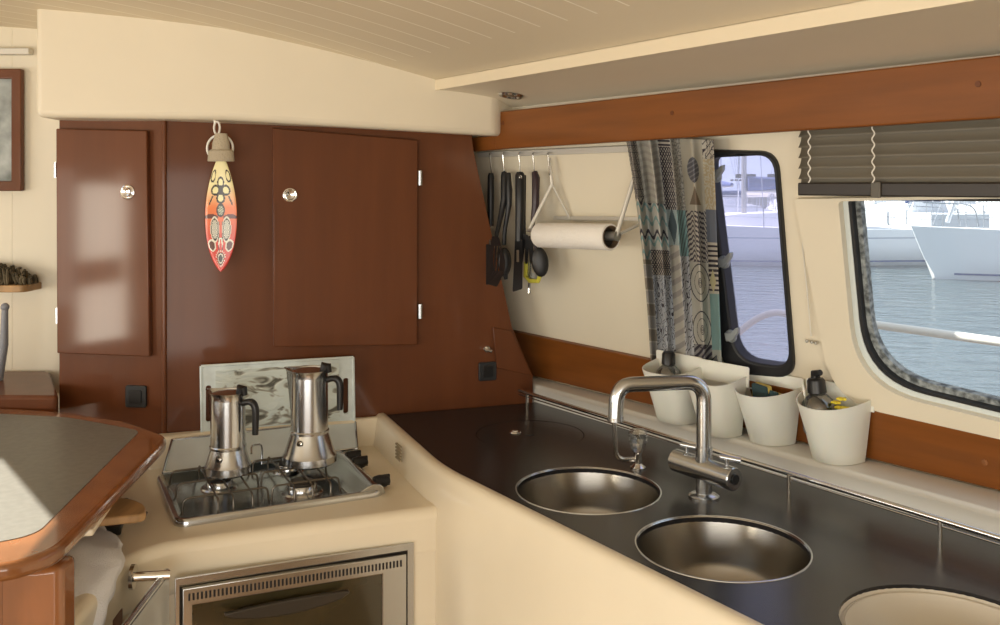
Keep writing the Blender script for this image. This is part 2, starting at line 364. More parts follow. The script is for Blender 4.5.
m = MB(); m.tube([(rP.x, rP.y-.001, .83), (rP.x, rP.y-.001, 1.795)], .007, 12); m.build('corner_bead', WOOD, cab)
m = MB(CABF); m.prism([cb(274, 347, .018), cb(417.5, 345, .018), cb(418, 140, .018), cb(272.5, 128, .018)], .001, .018); dR = m.build('door', WOOD, cab, bevel=.003)
m = MB(LF); m.prism([lf(61, 352), lf(153, 355.5), lf(150, 131), lf(60, 129)], .001, .020); dL = m.build('door', WOOD, cab, bevel=.003)
knobp = [(0, .006), (.008, .010), (.012, .011), (.0135, .009), (.014, .004), (.018, .005), (.0205, .004), (.022, 0)]
x, y = cb(290, 195, .018); MB(CABF).lathe(knobp[::-1], (x, y, .018), 28).build('latch_knob', CHROME, dR, normals=True)
x, y = lf(131.5, 192); MB(LF).lathe(knobp[::-1], (x, y, .020), 28).build('latch_knob', CHROME, dL, normals=True)
for p in ((419.5, 178), (419.5, 311)):
    x, y = cb(*p, .01); m = MB(CABF); m.box((x, y, .009), (.012, .045, .018)); m.tube([(x, y-.022, .019), (x, y+.022, .019)], .004, 10); m.build('hinge', STEEL, cab)
for p in ((58.5, 170), (60, 315)):
    x, y = lf(*p); m = MB(LF); m.box((x, y, .006), (.008, .045, .012)); m.tube([(x-.002, y-.022, .012), (x-.002, y+.022, .012)], .004, 10); m.build('hinge', STEEL, cab)
def socket(M_, x, y, d, w, lab):
    t = thing('wall_socket', lab, 'socket', M_ @ Vector((x, y-w/2, d)))
    m = MB(M_); m.prism(rrect(x-w/2, y-w/2, x+w/2, y+w/2, .006), d, d+.009); m.build('plate', mat('dark_grey_switch', (.022, .024, .027), .4), t, bevel=.002)
    m = MB(M_); m.prism(rrect(x-w*.3, y-w*.3, x+w*.3, y+w*.3, .004), d+.009, d+.012); m.build('rocker', BLACK, t, bevel=.001)
x, y = cb(487, 371); socket(CABF, x, y, 0, .058, 'black square switch plate on the cupboard near the worktop rail')
x, y = lf(137, 396); socket(LF, x, y, 0, .062, 'black square switch plate low on the cupboard, left of hob')
x, y = cb(487, 349); m = MB(CABF); m.lathe([(0, .004), (.010, .004), (.012, 0)][::-1], (x, y, 0), 20); m.tube([(x, y, 0), (x, y, .018)], .005, 10); m.tube([(x-.014, y+.002, .02), (x+.008, y-.003, .024)], [.004, .006], 10)
tag(m.build('cupboard_catch', CHROME, normals=True), 'tiny chrome turn catch on cupboard above the black switch by worktop', 'catch')

# valance over the windows
vdn = Vector((vd.x, vd.y, 0)).normalized(); vn = Vector((-vdn.y, vdn.x, 0)); vn = vn if vn.y > 0 else -vn
VF = frame((VL.x, VL.y, 0), vdn, (0, 0, 1), vdn.cross(Vector((0, 0, 1)))); vs = 1 if vdn.cross(Vector((0, 0, 1))).dot(vn) > 0 else -1
vw = (VR-VL).xy.length
m = MB(VF); m.prism([(0.0, 1.707), (vw, 1.722), (vw*2.6, 1.746), (vw*2.6, 1.863), (vw, 1.8386), (0.0, 1.823)], 0, vs*.022)
m.prism([(-.17, 1.7035), (.03, 1.7065), (.03, 1.75), (-.17, 1.75)], vs*.001, vs*.021)
val = m.build('trim_8', WOODT, bevel=.004, kind='structure')
for px, py in ((672, 113), (978, 84), (503, 123)):
    q = onp(px, py, vn, vn.dot(VL)); x = (q-VL).dot(vdn); MB(VF).lathe([(0, 0), (.0055, 0), (.006, .0012)], (x, q.z, vs*-.0012), 16, Matrix.Diagonal((1, 1, vs, 1))).build('screw_plug', WOOD, val, normals=True)

# ---------------------------------------------------------------- galley moulding, worktop, sinks
gal = thing('galley_unit', 'cream moulded galley unit holding the hob recess and oven', 'galley unit', (-.3, 2.2, 0))
du = Vector((.5525, -.824, 0)).normalized(); dn = Vector((du.y, -du.x, 0)); dn = dn if dn.x < 0 else -dn   # towards viewer
A_, B_ = onz(384, 415, .9), onz(446, 467, .9); Cc = onz(764, 625, .9); Dd = Cc+du*1.0
c2 = lambda v: (v.x, v.y)
su = (B_-A_).normalized(); sn = Vector((su.y, -su.x, 0)); sn = sn if sn.x < 0 else -sn
fl = Vector((-.80, 1.985, 0)); C1 = Vector((-.161, 2.235, 0)); ou = (C1-fl).normalized(); on_ = Vector((ou.y, -ou.x, 0))
# deck
deckpts = roundpoly([(-1.25, 2.58), (-.93, 2.60), (-.40, 2.80), (-.28, 2.79), (-.14, 2.29), c2(C1+ou*.07), c2(C1+ou*.0), (-.775, 1.992), (-.762, 1.62), (-1.25, 1.62)], [0, 0, 0, 0, 0, 0, 0, .10, 0, 0], 10)
m = MB(); m.prism(deckpts, .70, .82); m.build('hob_deck', CREAM, gal, bevel=.028, seg=6)
# rear rim and recess wall
m = MB(); q = [A_+sn*.0, Vector((-1.25, 2.9456-.339*1.25, 0))]
r0, r1 = Vector((-.3515, 2.826, 0)), Vector((-.99, 2.609, 0))
m.hexa([(r0.x, r0.y, .81), (r1.x, r1.y, .81), (r1.x+.03, r1.y-.075, .81), (r0.x-.015, r0.y-.05, .81)], [(r0.x, r0.y, .899), (r1.x, r1.y, .899), (r1.x+.02, r1.y-.045, .899), (r0.x-.01, r0.y-.030, .899)])
m.build('rear_rim', CREAM, gal, bevel=.010, seg=4)
# side wall of the recess and the diagonal front
o1 = A_+sn*.028; o2 = B_+sn*.034+dn*.0; jn = B_+(sn+dn).normalized()*.036; jb = B_+(sn+dn).normalized()*.045
A2 = A_+Vector((0, .02, 0)); secs = []
for k in range(13):
    t_ = k/12; a_ = B_-su*.09; b2 = B_+du*.09; p = a_*(1-t_)**2+B_*2*t_*(1-t_)+b2*t_*t_; nn_ = (sn*(1-t_)+dn*t_).normalized(); secs.append((p, nn_))
secs = [(A2, sn)]+secs+[(Dd, dn)]; loops = []
for k, (p, nn_) in enumerate(secs):
    wt_ = .034; sl_ = .016 if k else .02
    loops.append([Vector((*(p-nn_*.012).xy, 0)), Vector((*(p-nn_*.012).xy, .871)), Vector((*p.xy, .871)), Vector((*p.xy, .900)), Vector((*(p+nn_*.008).xy, .905)), Vector((*(p+nn_*.022).xy, .904)), Vector((*(p+nn_*.031).xy, .897)), Vector((*(p+nn_*.036).xy, .885)), Vector((*(p+nn_*(.038+.2*sl_)).xy, .85)), Vector((*(p+nn_*(.038+sl_)).xy, .78)), Vector((*(p+nn_*(.038+sl_)).xy, 0))])
m = MB(); m.loft(loops); m.build('counter_coaming', CREAM, gal, normals=True, sharp=60)
m = MB(frame(fl-ou*.3, ou, (0, 0, 1), on_)); wfr = (C1-fl).length+.3
m.prism([(.30, 0), (wfr+.06, 0), (wfr+.06, .79), (.30, .79)], -.06, -.001); m.build('front_panel', CREAM, gal, bevel=.004)
m = MB(); m.prism([(-1.2, 1.66), (-.785, 1.66), (-.79, 1.95), (-.74, 2.02), (-1.2, 2.3)], 0, .79); m.build('left_locker', CREAM, gal, bevel=.01)
# vent grid on the recess side
q = onp(400, 452, sn, sn.dot(A_+sn*.048)); m = MB(frame(q, su, (0, 0, 1), su.cross(Vector((0, 0, 1)))))
zsgn = 1 if su.cross(Vector((0, 0, 1))).dot(sn) > 0 else -1
for i in range(4):
    for j in range(5): m.box(((i-1.5)*.012, (j-2)*.009, zsgn*.004), (.008, .0045, .006))
m.build('vent_slots', mat('vent_shade', (.28, .23, .15), .7), gal)
# worktop
s1, s2, s3 = Vector((.202, 2.134)), Vector((.429, 1.798)), Vector((.706, 1.463)); RS = .163
lidc = onz(530, 434, .9)
wt = [c2(A_+Vector((-.0, .02, 0))), c2(B_), c2(Dd), c2(rr_+rd*.9), c2(rl), (rl.x-.02, rl.y+.0)]
wt = [c2(A_)]+[c2((B_-su*.09)*(1-t_)**2+B_*2*t_*(1-t_)+(B_+du*.09)*t_*t_) for t_ in [k/8 for k in range(9)]]+[c2(Dd), c2(rr_+rd*.9), c2(rl), (.10, 2.976)]
m = MB(); m.plate(wt, [circle(s1.x, s1.y, RS), circle(s2.x, s2.y, RS), circle(s3.x, s3.y, RS), circle(lidc.x, lidc.y, .1515)], .872, .9)
wk = m.build('worktop', BLACKTOP, bevel=.0); tag(wk, 'charcoal worktop with three round sinks under the windows', 'worktop')
m = MB(); m.lathe([(0, .9), (.012, .9), (.0125, .8985), (.1495, .8985), (.1495, .875), (0, .875)][::-1], (lidc.x, lidc.y, .0008), 72)
ld = m.build('round_lid', BLACKTOP, wk, normals=True); ld['label'] = 'round charcoal lid with a chrome lift ring'
q = onz(515, 432.5, .9); m = MB(); m.lathe([(0, .9), (.009, .9), (.009, .9035), (.015, .9035), (.017, .9)], (q.x, q.y, .0003), 24); m.build('lift_ring', CHROME, ld, normals=True)
def sink(c, label, mm, depth, R):
    t = thing('round_sink', label, 'sink', (c.x, c.y, .9-depth), 'round sinks in a row')
    m = MB(); m.lathe([(.022, .9-depth), (R*.62, .9-depth+.004), (R*.86, .9-depth+.022), (R*.95, .9-depth+.06), (R-.001, .885), (R+.004, .8995), (R+.006, .885), (R*.97, .9-depth+.06), (R*.88, .9-depth+.016), (R*.6, .9-depth-.004), (.022, .9-depth-.004)], (c.x, c.y, 0), 80)
    m.build('bowl', mm, t, normals=True, sharp=50)
    if mm is SINKM:
        m = MB(); m.lathe([(R-.001, .898), (R+.001, .9012), (R+.004, .9012), (R+.005, .899)], (c.x, c.y, 0), 80); m.build('rim', STEEL, t, normals=True)
    m = MB(); m.lathe([(0, .9-depth), (.018, .9-depth), (.03, .9-depth+.0035), (.034, .9-depth+.002)], (c.x, c.y, .002), 32); m.build('drain', CHROME if mm is SINKM else mm, t, normals=True)
sink(s1, 'round steel sink nearest the small glass-handled tap', SINKM, .15, RS)
sink(s2, 'round steel sink in the middle of the worktop, in front of mixer tap', SINKM, .15, RS)
sink(s3, 'round cream plastic sink bowl nearest the viewer', mat('cream_basin', (.62, .58, .50), .4), .07, RS-.002)
# fiddle rail
z = .955; p1, p2 = onz(519, 390.5, z), onz(1000, 538, z); dd = (p2-p1).normalized()
rail = thing('worktop_rail', 'thin chrome fiddle rail along the back of worktop', 'rail', (p1.x, p1.y, .9))
MB().tube([p1, p2+dd*.8], .006, 12).build('bar', CHROME, rail)
MB().tube([p1-Vector((0, 0, .012)), p2+dd*.8-Vector((0, 0, .012))], .002, 8).build('lower_wire', STEEL, rail)
for px, py in ((527, 393), (638, 428), (789, 474), (940, 520)):
    q = onz(px, py, z); MB().tube([(q.x, q.y, .9), (q.x, q.y, .952)], .0045, 10).build('post', CHROME, rail)

# ---------------------------------------------------------------- mixer tap
fx, fy = .456, 2.08
tap = thing('mixer_tap', 'tall square-arched chrome mixer tap behind the middle sink', 'tap', (fx, fy, .9))
m = MB(); m.lathe([(0, 0), (.034, 0), (.034, .004), (.028, .008), (.018, .010), (.0175, .062), (0, .062)], (fx, fy, .9), 32); m.build('base', STEEL, tap, normals=True)
hz = .962; ht = Vector((.575, -.818, 0)); c = Vector((fx, fy, hz))
MB().tube([c-ht*.088, c-ht*.086, c+ht*.086, c+ht*.088], [.0235, .0255, .0255, .0235], 32).build('mixer_body', STEEL, tap)
for s_ in (-1, 1):
    e = c+ht*(.052 if s_ < 0 else .066)*s_; top = e+Vector((0, 0, .040)); lv = Vector((.86, -.35, 0)).normalized()
    m = MB(); m.tube([e+Vector((0, 0, .02)), top], .0042, 12); m.tube([top-lv*.020+Vector((.006, 0, .002)), top+lv*.024+Vector((.006, 0, -.002))], .0058, 14); m.build('lever', STEEL, tap)
e = c+ht*.089; MB().tube([e, e+ht*.003], .011, 16).build('end_cap', BLACK, tap)
pts = arc([(fx, fy, hz+.02), (fx, fy, 1.158), (.258, fy-.035, 1.158), (.254, fy-.036, 1.085)], .045, 12)
MB().tube(pts, .0165, 24).build('spout', STEEL, tap)
MB().tube([(.254, fy-.036, 1.088), (.254, fy-.036, 1.080)], .0185, 24).build('nozzle', STEEL, tap)
MB().tube([(fx, fy, hz+.018), (fx, fy, hz+.05)], .019, 24).build('collar', STEEL, tap)
q = onz(638, 468, .9)
wt2 = thing('water_tap', 'small chrome tap with faceted clear knob beside the far sink', 'tap', q)
m = MB(); m.lathe([(0, 0), (.019, 0), (.019, .003), (.012, .008), (.009, .012), (.009, .04), (0, .04)], q, 24); m.build('base', CHROME, wt2, normals=True)
m = MB(); m.lathe([(.010, .036), (.016, .045), (.023, .066), (.024, .088), (.016, .097), (0, .099)], q, 8); m.build('knob', CRYSTAL, wt2, normals=True, sharp=5)
k = Vector(q); pts = arc([k+Vector((-.006, 0, .022)), k+Vector((-.055, -.012, .024)), k+Vector((-.062, -.014, .15))], .045, 10)
MB().tube(pts, .0055, 12).build('spout', CHROME, wt2)

# ---------------------------------------------------------------- hob, pots, trays
hu, hv = Vector((.897, .443, 0)), Vector((-.443, .897, 0)); HF = frame((-.735, 2.104, .82), hu, hv)
hob = thing('gas_hob', 'stainless three-burner gas hob in the cream deck', 'hob', (-.6, 2.35, .82))
HW, HD = .50, .39
def rl_(i, z, r): return [Vector((x, y, z)) for x, y in rrect(i, i, HW-i, HD-i, r, 8)]
m = MB(HF); m.loft([rl_(0, 0, .03), rl_(0, .011, .03), rl_(.003, .016, .028), rl_(.012, .017, .024), rl_(.020, .009, .02)], (True, True)); m.build('pan', STEEL, hob, normals=True, sharp=60)
pr = [(0, .010), (.02, .013), (.045, .026), (.062, .031), (.078, .029), (.088, .02), (.092, .004), (0, .004)]
m = MB(HF @ frame((HW-.090, HD-.006, 0), (1, 0, 0), (0, 0, 1), (0, -1, 0))); m.prism(pr, 0, HD-.012); m.build('control_strip', STEEL, hob, sharp=40, bevel=.002)
for b_ in (.055, .235, .295):
    m = MB(HF); m.tube([(HW-.012, b_, .020), (HW+.004, b_, .020), (HW+.018, b_, .020), (HW+.030, b_, .022)], [.014, .017, .015, .010], 20); m.box((HW+.018, b_, .022), (.026, .008, .028)); m.build('knob', BLACK, hob, bevel=.002)
BUR = [(.135, .225, .032), (.315, .10, .036), (.325, .285, .030)]
for a_, b_, r_ in BUR:
    m = MB(HF); m.lathe([(r_*1.5, .008), (r_*1.35, .013), (r_*1.05, .014), (r_*1.0, .026), (r_*.95, .028), (0, .028)], (a_, b_, 0), 32); bu = m.build('burner', STEEL, hob, normals=True)
    m = MB(HF); m.lathe([(r_*.82, .028), (r_*.85, .034), (r_*.7, .038), (0, .038)], (a_, b_, 0), 32); m.build('burner_cap', mat('burnt_enamel', (.03, .025, .02), .5), bu, normals=True)
GR = mat('blackened_wire', (.13, .115, .095), .35, .8)
zt = .042
def leg_wire(p, q, r=.003):
    p, q = Vector(p), Vector(q); d = (q-p).normalized(); return arc([p+Vector((0, 0, -(zt-.008)))-d*.004, p+Vector((0, 0, 0)), q, q+Vector((0, 0, -(zt-.008)))+d*.004], .012, 5)
for x0, x1, vx in ((.028, .222, (.10, .135, .18)), (.236, .40, (.28, .325, .37))):
    m = MB(HF)
    for b_ in (.07, .19, .30): m.tube(leg_wire((x0, b_, zt), (x1, b_, zt)),   .0026, 8)
    for x_ in vx: m.tube(leg_wire((x_, .035, zt), (x_, .325, zt)), .0026, 8)
    m.build('pan_support', GR, hob)
m = MB(HF)
for sx_ in (-1, 1):
    m.tube(arc([(.325+sx_*.06, .335, .02), (.325+sx_*.06, .335, .075), (.325+sx_*.095, .30, .085), (.325+sx_*.10, .275, .07)], .015, 5), .0028, 8)
m.tube([(.265, .335, .022), (.385, .335, .022)], .0028, 8); m.build('pot_clamp', STEEL, hob)

def moka(name, label, cx, cy, zb, R, rb, hb, H, hdir, bend=1):
    t = thing(name, label, 'coffee pot', (cx, cy, zb), 'moka pots on the hob'); c = (cx, cy, zb)
    m = MB(); m.lathe([(0, 0), (rb*.93, 0), (rb, .004), (rb*.99, .022), (rb*.92, .030), (R*1.05, hb-.008), (R*1.0, hb), (0, hb)], c, 48); m.build('boiler', STEEL, t, normals=True, sharp=25)
    m = MB(); m.lathe([(0, hb), (R*1.04, hb), (R*1.05, hb+.006), (R, hb+.009), (R*.98, H-.02), (R*.98, H-.012), (R*1.07, H), (R*1.03, H), (R*.94, H-.010), (R*.94, hb+.03), (0, hb+.03)], c, 48)
    sd = Vector((-hdir.x, -hdir.y, 0)).normalized()
    for v in m.bm.verts:    # pouring lip pulled out of the top rim
        q = v.co-Vector(c); rad = q.xy.length
        if q.z > H-.011 and rad > R*.9:
            k_ = max(0, (q.x*sd.x+q.y*sd.y)/rad); v.co += sd*(.016*k_**10)+Vector((0, 0, .004*k_**10))
    m.build('upper_body', STEEL, t, normals=True, sharp=25)
    m = MB(); m.lathe([(R*.94, H-.007), (R*.92, H-.003), (R*.5, H+.001), (0, H+.002)], c, 40); m.build('lid', STEEL, t, normals=True)
    hd = Vector((hdir.x, hdir.y, 0)).normalized(); c = Vector(c); Z = Vector((0, 0, 1))
    m = MB(); m.tube([c+hd*R*.80+Z*(H-.002), c+hd*R*.86+Z*(H+.012), c+hd*(R*.98)+Z*(H+.010), c+hd*(R*1.1)+Z*(H-.008)], [.011, .012, .011, .007], 12); m.build('lid_knob', BLACK, t)
    m = MB(); m.tube(bez(c+hd*R*.97+Z*(H-.028), c+hd*(R+.034)+Z*(H-.012), c+hd*(R+.034)+Z*(H-.05), 10)+[c+hd*(R+.033)+Z*(H-.105)], [.008]*4+[.0095]*7+[.008], 12); m.build('handle', BLACK, t)
    vd_ = (Vector((0, 0, 0))-c); vd_.z = 0; vd_.normalize(); vd_ = Matrix.Rotation(-.45, 3, 'Z') @ vd_; q = c+vd_*(R*1.06)+Z*(hb-.018)
    m = MB(); m.tube([q-vd_*.004, q+vd_*.004], .009, 16); m.tube([q+vd_*.003, q+vd_*.009], .0045, 12); m.build('safety_valve', CHROME, t)
moka('moka_pot', 'large stainless moka coffee pot with black handle, on the rear burner', -.503, 2.455, .8655, .049, .071, .080, .246, Vector((1, -.1, 0)))
moka('moka_pot', 'small stainless moka coffee pot with black handle, left on the hob', -.692, 2.366, .8655, .0435, .058, .064, .207, Vector((1, -.25, 0)))

# flat pale tray behind the hob
FL_, BL_, BR_ = onz(163, 474.5, .846), onz(172, 441.5, .890), onz(355, 421, .890)
lng = (BR_-BL_); up = (BL_-FL_); nrm = lng.cross(up).normalized(); TF = frame(FL_, lng, up-lng*(up.dot(lng)/lng.length_squared), nrm); tw, td = lng.length, (up-lng*(up.dot(lng)/lng.length_squared)).length
sk = up.dot(lng)/lng.length
tray = thing('flat_tray', 'pale grey rectangular tray lying behind the hob burners', 'tray', (FL_+BR_)/2-Vector((0, 0, .02)))
m = MB(TF); m.prism([(0, 0), (tw, 0), (tw+sk, td), (sk, td)], 0, .004); m.build('panel', mat('pale_glass_tray', (.66, .73, .75), .35, coat=.1, noise_s=6, noise_amt=.12), tray)
m = MB(TF); m.tube([(0, 0, .005), (tw, 0, .005)], .0035, 8).tube([(0, 0, .005), (sk, td, .005)], .0035, 8).tube([(sk, td, .005), (tw+sk, td, .005)], .0035, 8).tube([(tw, 0, .005), (tw+sk, td, .005)], .0035, 8); m.build('edge_trim', STEEL, tray)
# patterned serving tray leaning on the cupboard
TR_ = MB(); tl, tr_, br_, bl_ = cb(201, 366.5, .03), cb(353.5, 357.5, .03), cb(354.5, 421, .03), cb(202, 432, .03)
st = thing('serving_tray', 'whitewashed carved-pattern tray with handle slots leaning on the cupboard', 'tray', CABF @ Vector(((tl[0]+tr_[0])/2, .902, .03)))
def lerp2(a, b, t): return (a[0]+(b[0]-a[0])*t, a[1]+(b[1]-a[1])*t)
def trp(u, v, off=0): return lerp2(lerp2(bl_, br_, u), lerp2(tl, tr_, u), v)
slots = [rrect(*trp(.925, .12), *trp(.965, .68), .006, 4), rrect(*trp(.025, .14), *trp(.062, .70), .006, 4)]
WH = mat('whitewashed_tray', (.74, .83, .84), .5, noise_s=30, noise_amt=.15)
m = MB(CABF); m.plate([bl_, br_, tr_, tl], slots, .016, .026); m.build('board', WH, st)
relief = bpy.data.materials.new('carved_relief'); relief.use_nodes = True; nt = relief.node_tree; b = nt.nodes['Principled BSDF']; b.inputs['Roughness'].default_value = .45
tc = nt.nodes.new('ShaderNodeTexCoord'); mp = nt.nodes.new('ShaderNodeMapping'); mp.inputs['Scale'].default_value = (9, 9, 24); n1 = nt.nodes.new('ShaderNodeTexNoise'); n1.inputs['Scale'].default_value = 1.3; n1.inputs['Detail'].default_value = 2; n1.inputs['Distortion'].default_value = 1.2
cr = nt.nodes.new('ShaderNodeValToRGB'); e = cr.color_ramp.elements; e[0].position = .33; e[0].color = (.10, .10, .08, 1); e[1].position = .62; e[1].color = (.66, .74, .72, 1)  # dark stops paint the shading under the carved scallops
x_ = cr.color_ramp.elements.new(.42); x_.color = (.40, .41, .36, 1); x_ = cr.color_ramp.elements.new(.47); x_.color = (.66, .74, .71, 1)
bp = nt.nodes.new('ShaderNodeBump'); bp.inputs['Strength'].default_value = .8; bp.inputs['Distance'].default_value = .01
nt.links.new(tc.outputs['Object'], mp.inputs[0]); nt.links.new(mp.outputs[0], n1.inputs['Vector']); nt.links.new(n1.outputs['Fac'], cr.inputs[0]); nt.links.new(cr.outputs[0], b.inputs['Base Color']); nt.links.new(n1.outputs['Fac'], bp.inputs['Height']); nt.links.new(bp.outputs[0], b.inputs['Normal'])
m = MB(CABF); m.prism([trp(.09, .03), trp(.90, .03), trp(.90, .92), trp(.09, .92)], .0255, .0285); m.build('relief_panel', relief, st)
m = MB(CABF)
for a, b_ in (((0, 1), (1, 1)), ((0, 0), (0, 1)), ((1, 0), (1, 1))):
    pa_, pb_ = trp(*a), trp(*b_); m.tube([(pa_[0], pa_[1], .026), (pb_[0], pb_[1], .026)], .004, 6)
m.build('frame_edge', WH, st)

# ---------------------------------------------------------------- oven
oO = Vector((-.696, 1.991, 0)); oE = Vector((-.207, 2.214, 0)); oU = (oE-oO).normalized(); oN = Vector((oU.y, -oU.x, 0)); OF = frame(oO, oU, (0, 0, 1), oN); OW = (oE-oO).length
oT, oB = .757, .30; dz = -.012
ov = thing('oven', 'stainless built-in oven with smoked glass door below the hob', 'oven', (-.45, 2.1, oB))
m = MB(OF); m.plate([(0, oB), (OW, oB), (OW, oT-.009), (0, oT)], [[(.009, oB+.02), (OW-.016, oB+.02), (OW-.016, oT-.025), (.009, oT-.017)]], 0, .006); m.build('outer_frame', STEEL, ov, bevel=.001)
m = MB(OF); m.box((OW/2, (oB+oT)/2-.01, -.004), (OW-.012, oT-oB-.03, .008)); m.build('cavity', DARK, ov)
d0, d1, dt, db_ = .014, OW-.021, oT-.022, oB+.03
g0, g1, gt = .034, OW-.080, oT-.060
m = MB(OF); m.plate([(d0, db_), (d1, db_), (d1, dt-.008), (d0, dt)], [[(g0, db_+.04), (g1, db_+.04), (g1, gt-.007), (g0, gt)]], .002, .014); dr = m.build('door', STEEL, ov, bevel=.002)
m = MB(OF); m.prism([(g0, db_+.04), (g1, db_+.04), (g1, gt-.007), (g0, gt)], .004, .009); m.build('door_glass', OVENG, dr)
m = MB(OF)
for i in range(56): m.box((d0+.014+i*(d1-d0-.028)/55, dt-.019-.008*i/55, .0142), (.0042, .015, .0016))
m.build('vent_slots', BLACK, dr)
m = MB(OF); hx0, hx1, hzz = .098, .372, gt-.020
def hp(t): x = hx0+(hx1-hx0)*t; return x
topc = [(hp(t), hzz+.004*math.sin(PI*t)) for t in [k/16 for k in range(17)]]; botc = [(hp(t), hzz-.006-.022*math.sin(PI*t)**.6) for t in [k/16 for k in range(16, -1, -1)]]
m.prism(topc+botc, .028, .040); m.box((hx0+.05, hzz-.012, .02), (.02, .014, .02)); m.box((hx1-.05, hzz-.012, .02), (.02, .014, .02)); m.build('handle', mat('dark_bakelite', (.035, .028, .02), .35), dr, bevel=.004)

# open locker door, rod and dark board left of the oven
ld0, ld1 = Vector((-.704, 1.965, 0)), Vector((-.690, 1.62, 0)); lu_ = (ld1-ld0).normalized(); LDF = frame(ld0, lu_, (0, 0, 1), lu_.cross(Vector((0, 0, 1))))
lo = thing('locker_door', 'pale grey flap door standing open beside the oven with chrome top edge', 'door', ld0)
m = MB(LDF); m.prism([(0, .30), (.345, .30), (.345, .775), (0, .775)], -.006, .006); m.build('panel', mat('pale_grey_panel', (.46, .47, .45), .3, coat=.3), lo, bevel=.003)
MB().tube([ld0+Vector((0, 0, .780)), ld1+Vector((0, 0, .780))], .008, 12).build('top_edge', STEEL, lo)
tb = thing('grab_rod', 'short chrome rod with round flange left of the oven', 'rod', (-.76, 1.93, .77))
q0 = ony(133, 577, 1.915); q1 = ony(170, 575, 1.935)
MB().tube([q0, q1], .010, 16).build('rod', CHROME, tb); MB().tube([q0-Vector((.004, 0, 0)), q0+Vector((.004, .001, 0))], .025, 24).build('flange', CHROME, tb)
m = MB(); m.prism([(-.783, 1.80), (-.770, 1.80), (-.770, 1.90), (-.783, 1.90)], .35, .735); tag(m.build('dark_board', WOOD, bevel=.003), 'dark brown board upright behind the open flap door', 'board')

# ---------------------------------------------------------------- bar table in the left foreground
ZT = 1.0
bt = thing('bar_table', 'varnished wooden bar table with grey laminate inlay in left foreground', 'table', (-1.2, 1.9, 0))
rim_o = [onz(170, 436, ZT), onz(58, 549, ZT), onz(8, 566, ZT), Vector((-1.6, 1.46, ZT)), Vector((-2.1, 2.55, ZT)), onz(-5, 407, ZT), onz(60, 411, ZT), onz(128, 421, ZT)]
rim = roundpoly([c2(p) for p in rim_o], [.05, .06, .10, .02, .05, .05, .1, .05], 8)
m = MB(); m.prism(rim, ZT-.030, ZT); m.build('wooden_rim', WOODB, bt, bevel=.011, seg=5)
inl = [onz(140, 431, ZT), onz(36, 535, ZT), onz(-20, 546, ZT), Vector((-1.5, 1.56, ZT)), Vector((-2.0, 2.42, ZT)), onz(0, 414, ZT), onz(70, 418, ZT)]
m = MB(); m.prism(roundpoly([c2(p) for p in inl], [.03, .07, .1, .02, .02, .05, .05], 8), ZT-.004, ZT+.0012); m.build('laminate_inlay', LAMI, bt)
e0_, e1_ = onz(100, 529, ZT-.03), onz(158, 452, ZT-.03); ev = (e1_-e0_).normalized(); en = Vector((-ev.y, ev.x, 0)); en = en if en.x < 0 else -en
m = MB(); m.prism([c2(e0_+en*.012), c2(e1_+en*.03), c2(e1_+en*.10), c2(e0_+en*.06)], ZT-.043, ZT-.030); m.build('pale_edge_batten', CREAM, bt, bevel=.004)
m = MB(); m.prism([(-1.9, 1.607), (-.800, 1.600), (-.760, 1.612), (-.758, 1.668), (-1.9, 1.668)], 0, ZT-.062); ped = m.build('support_panel', WOODB, bt, bevel=.012)
for X in (-.86, -1.02): MB().tube([(X, 1.604, .05), (X, 1.604, ZT-.063)], .006, 8).build('moulding', WOODB, bt)
# slab beyond the table
m = MB(); m.prism(roundpoly([(-2.2, 2.52), (-1.185, 2.50), (-1.375, 2.84), (-2.2, 2.84)], [0, .03, .02, 0]), .95, 1.03); o = m.build('side_cabinet_top', WOOD, bevel=.01)
tag(o, 'brown varnished wooden top against the wall beyond the bar table', 'cabinet top')

# things on the deck left of the hob
bq = onz(128, 516, .86)
rk = thing('dish_rack', 'low black rack with dark plates under the bar table edge', 'rack', (-.93, 2.12, .82))
m = MB(); m.box((-.95, 2.13, .832), (.17, .20, .02), Matrix.Rotation(.3, 3, 'Z')); m.build('base', BLACK, rk, bevel=.004)
for i in range(4): m = MB(Matrix.Translation((-.93-.02*i, 2.06+.035*i, .875)) @ Matrix.Rotation(.3, 4, 'Z') @ Matrix.Rotation(PI/2+.12, 4, 'X')); m.lathe([(0, 0), (.03, .001), (.036, .006), (.034, .007), (0, .004)], (0, 0, 0), 24); m.build('plate', mat('dark_plate', (.03, .03, .035), .2), rk, normals=True)
bd = thing('chopping_board', 'small light wooden board lying by the dish rack under table edge', 'board', (-.87, 2.2, .87))
cpts = [onz(96, 519, .925), onz(146, 514, .925), onz(146, 505, .925), onz(134, 499, .925), onz(96, 494, .925)]
m = MB(); m.prism(roundpoly([c2(p) for p in cpts], [.0, .02, .02, .02, .0]), .908, .925); m.build('board', PALEW, bd, bevel=.004)
m = MB(); a_, b2_ = onz(112, 517, .905), onz(146, 514, .905); m.tube(arc([a_+Vector((0, 0, .004)), a_-Vector((0, .012, .004)), b2_-Vector((0, .012, .004)), b2_+Vector((0, 0, .004))], .008, 4), .004, 8); m.build('wire_handle', GR, bd)
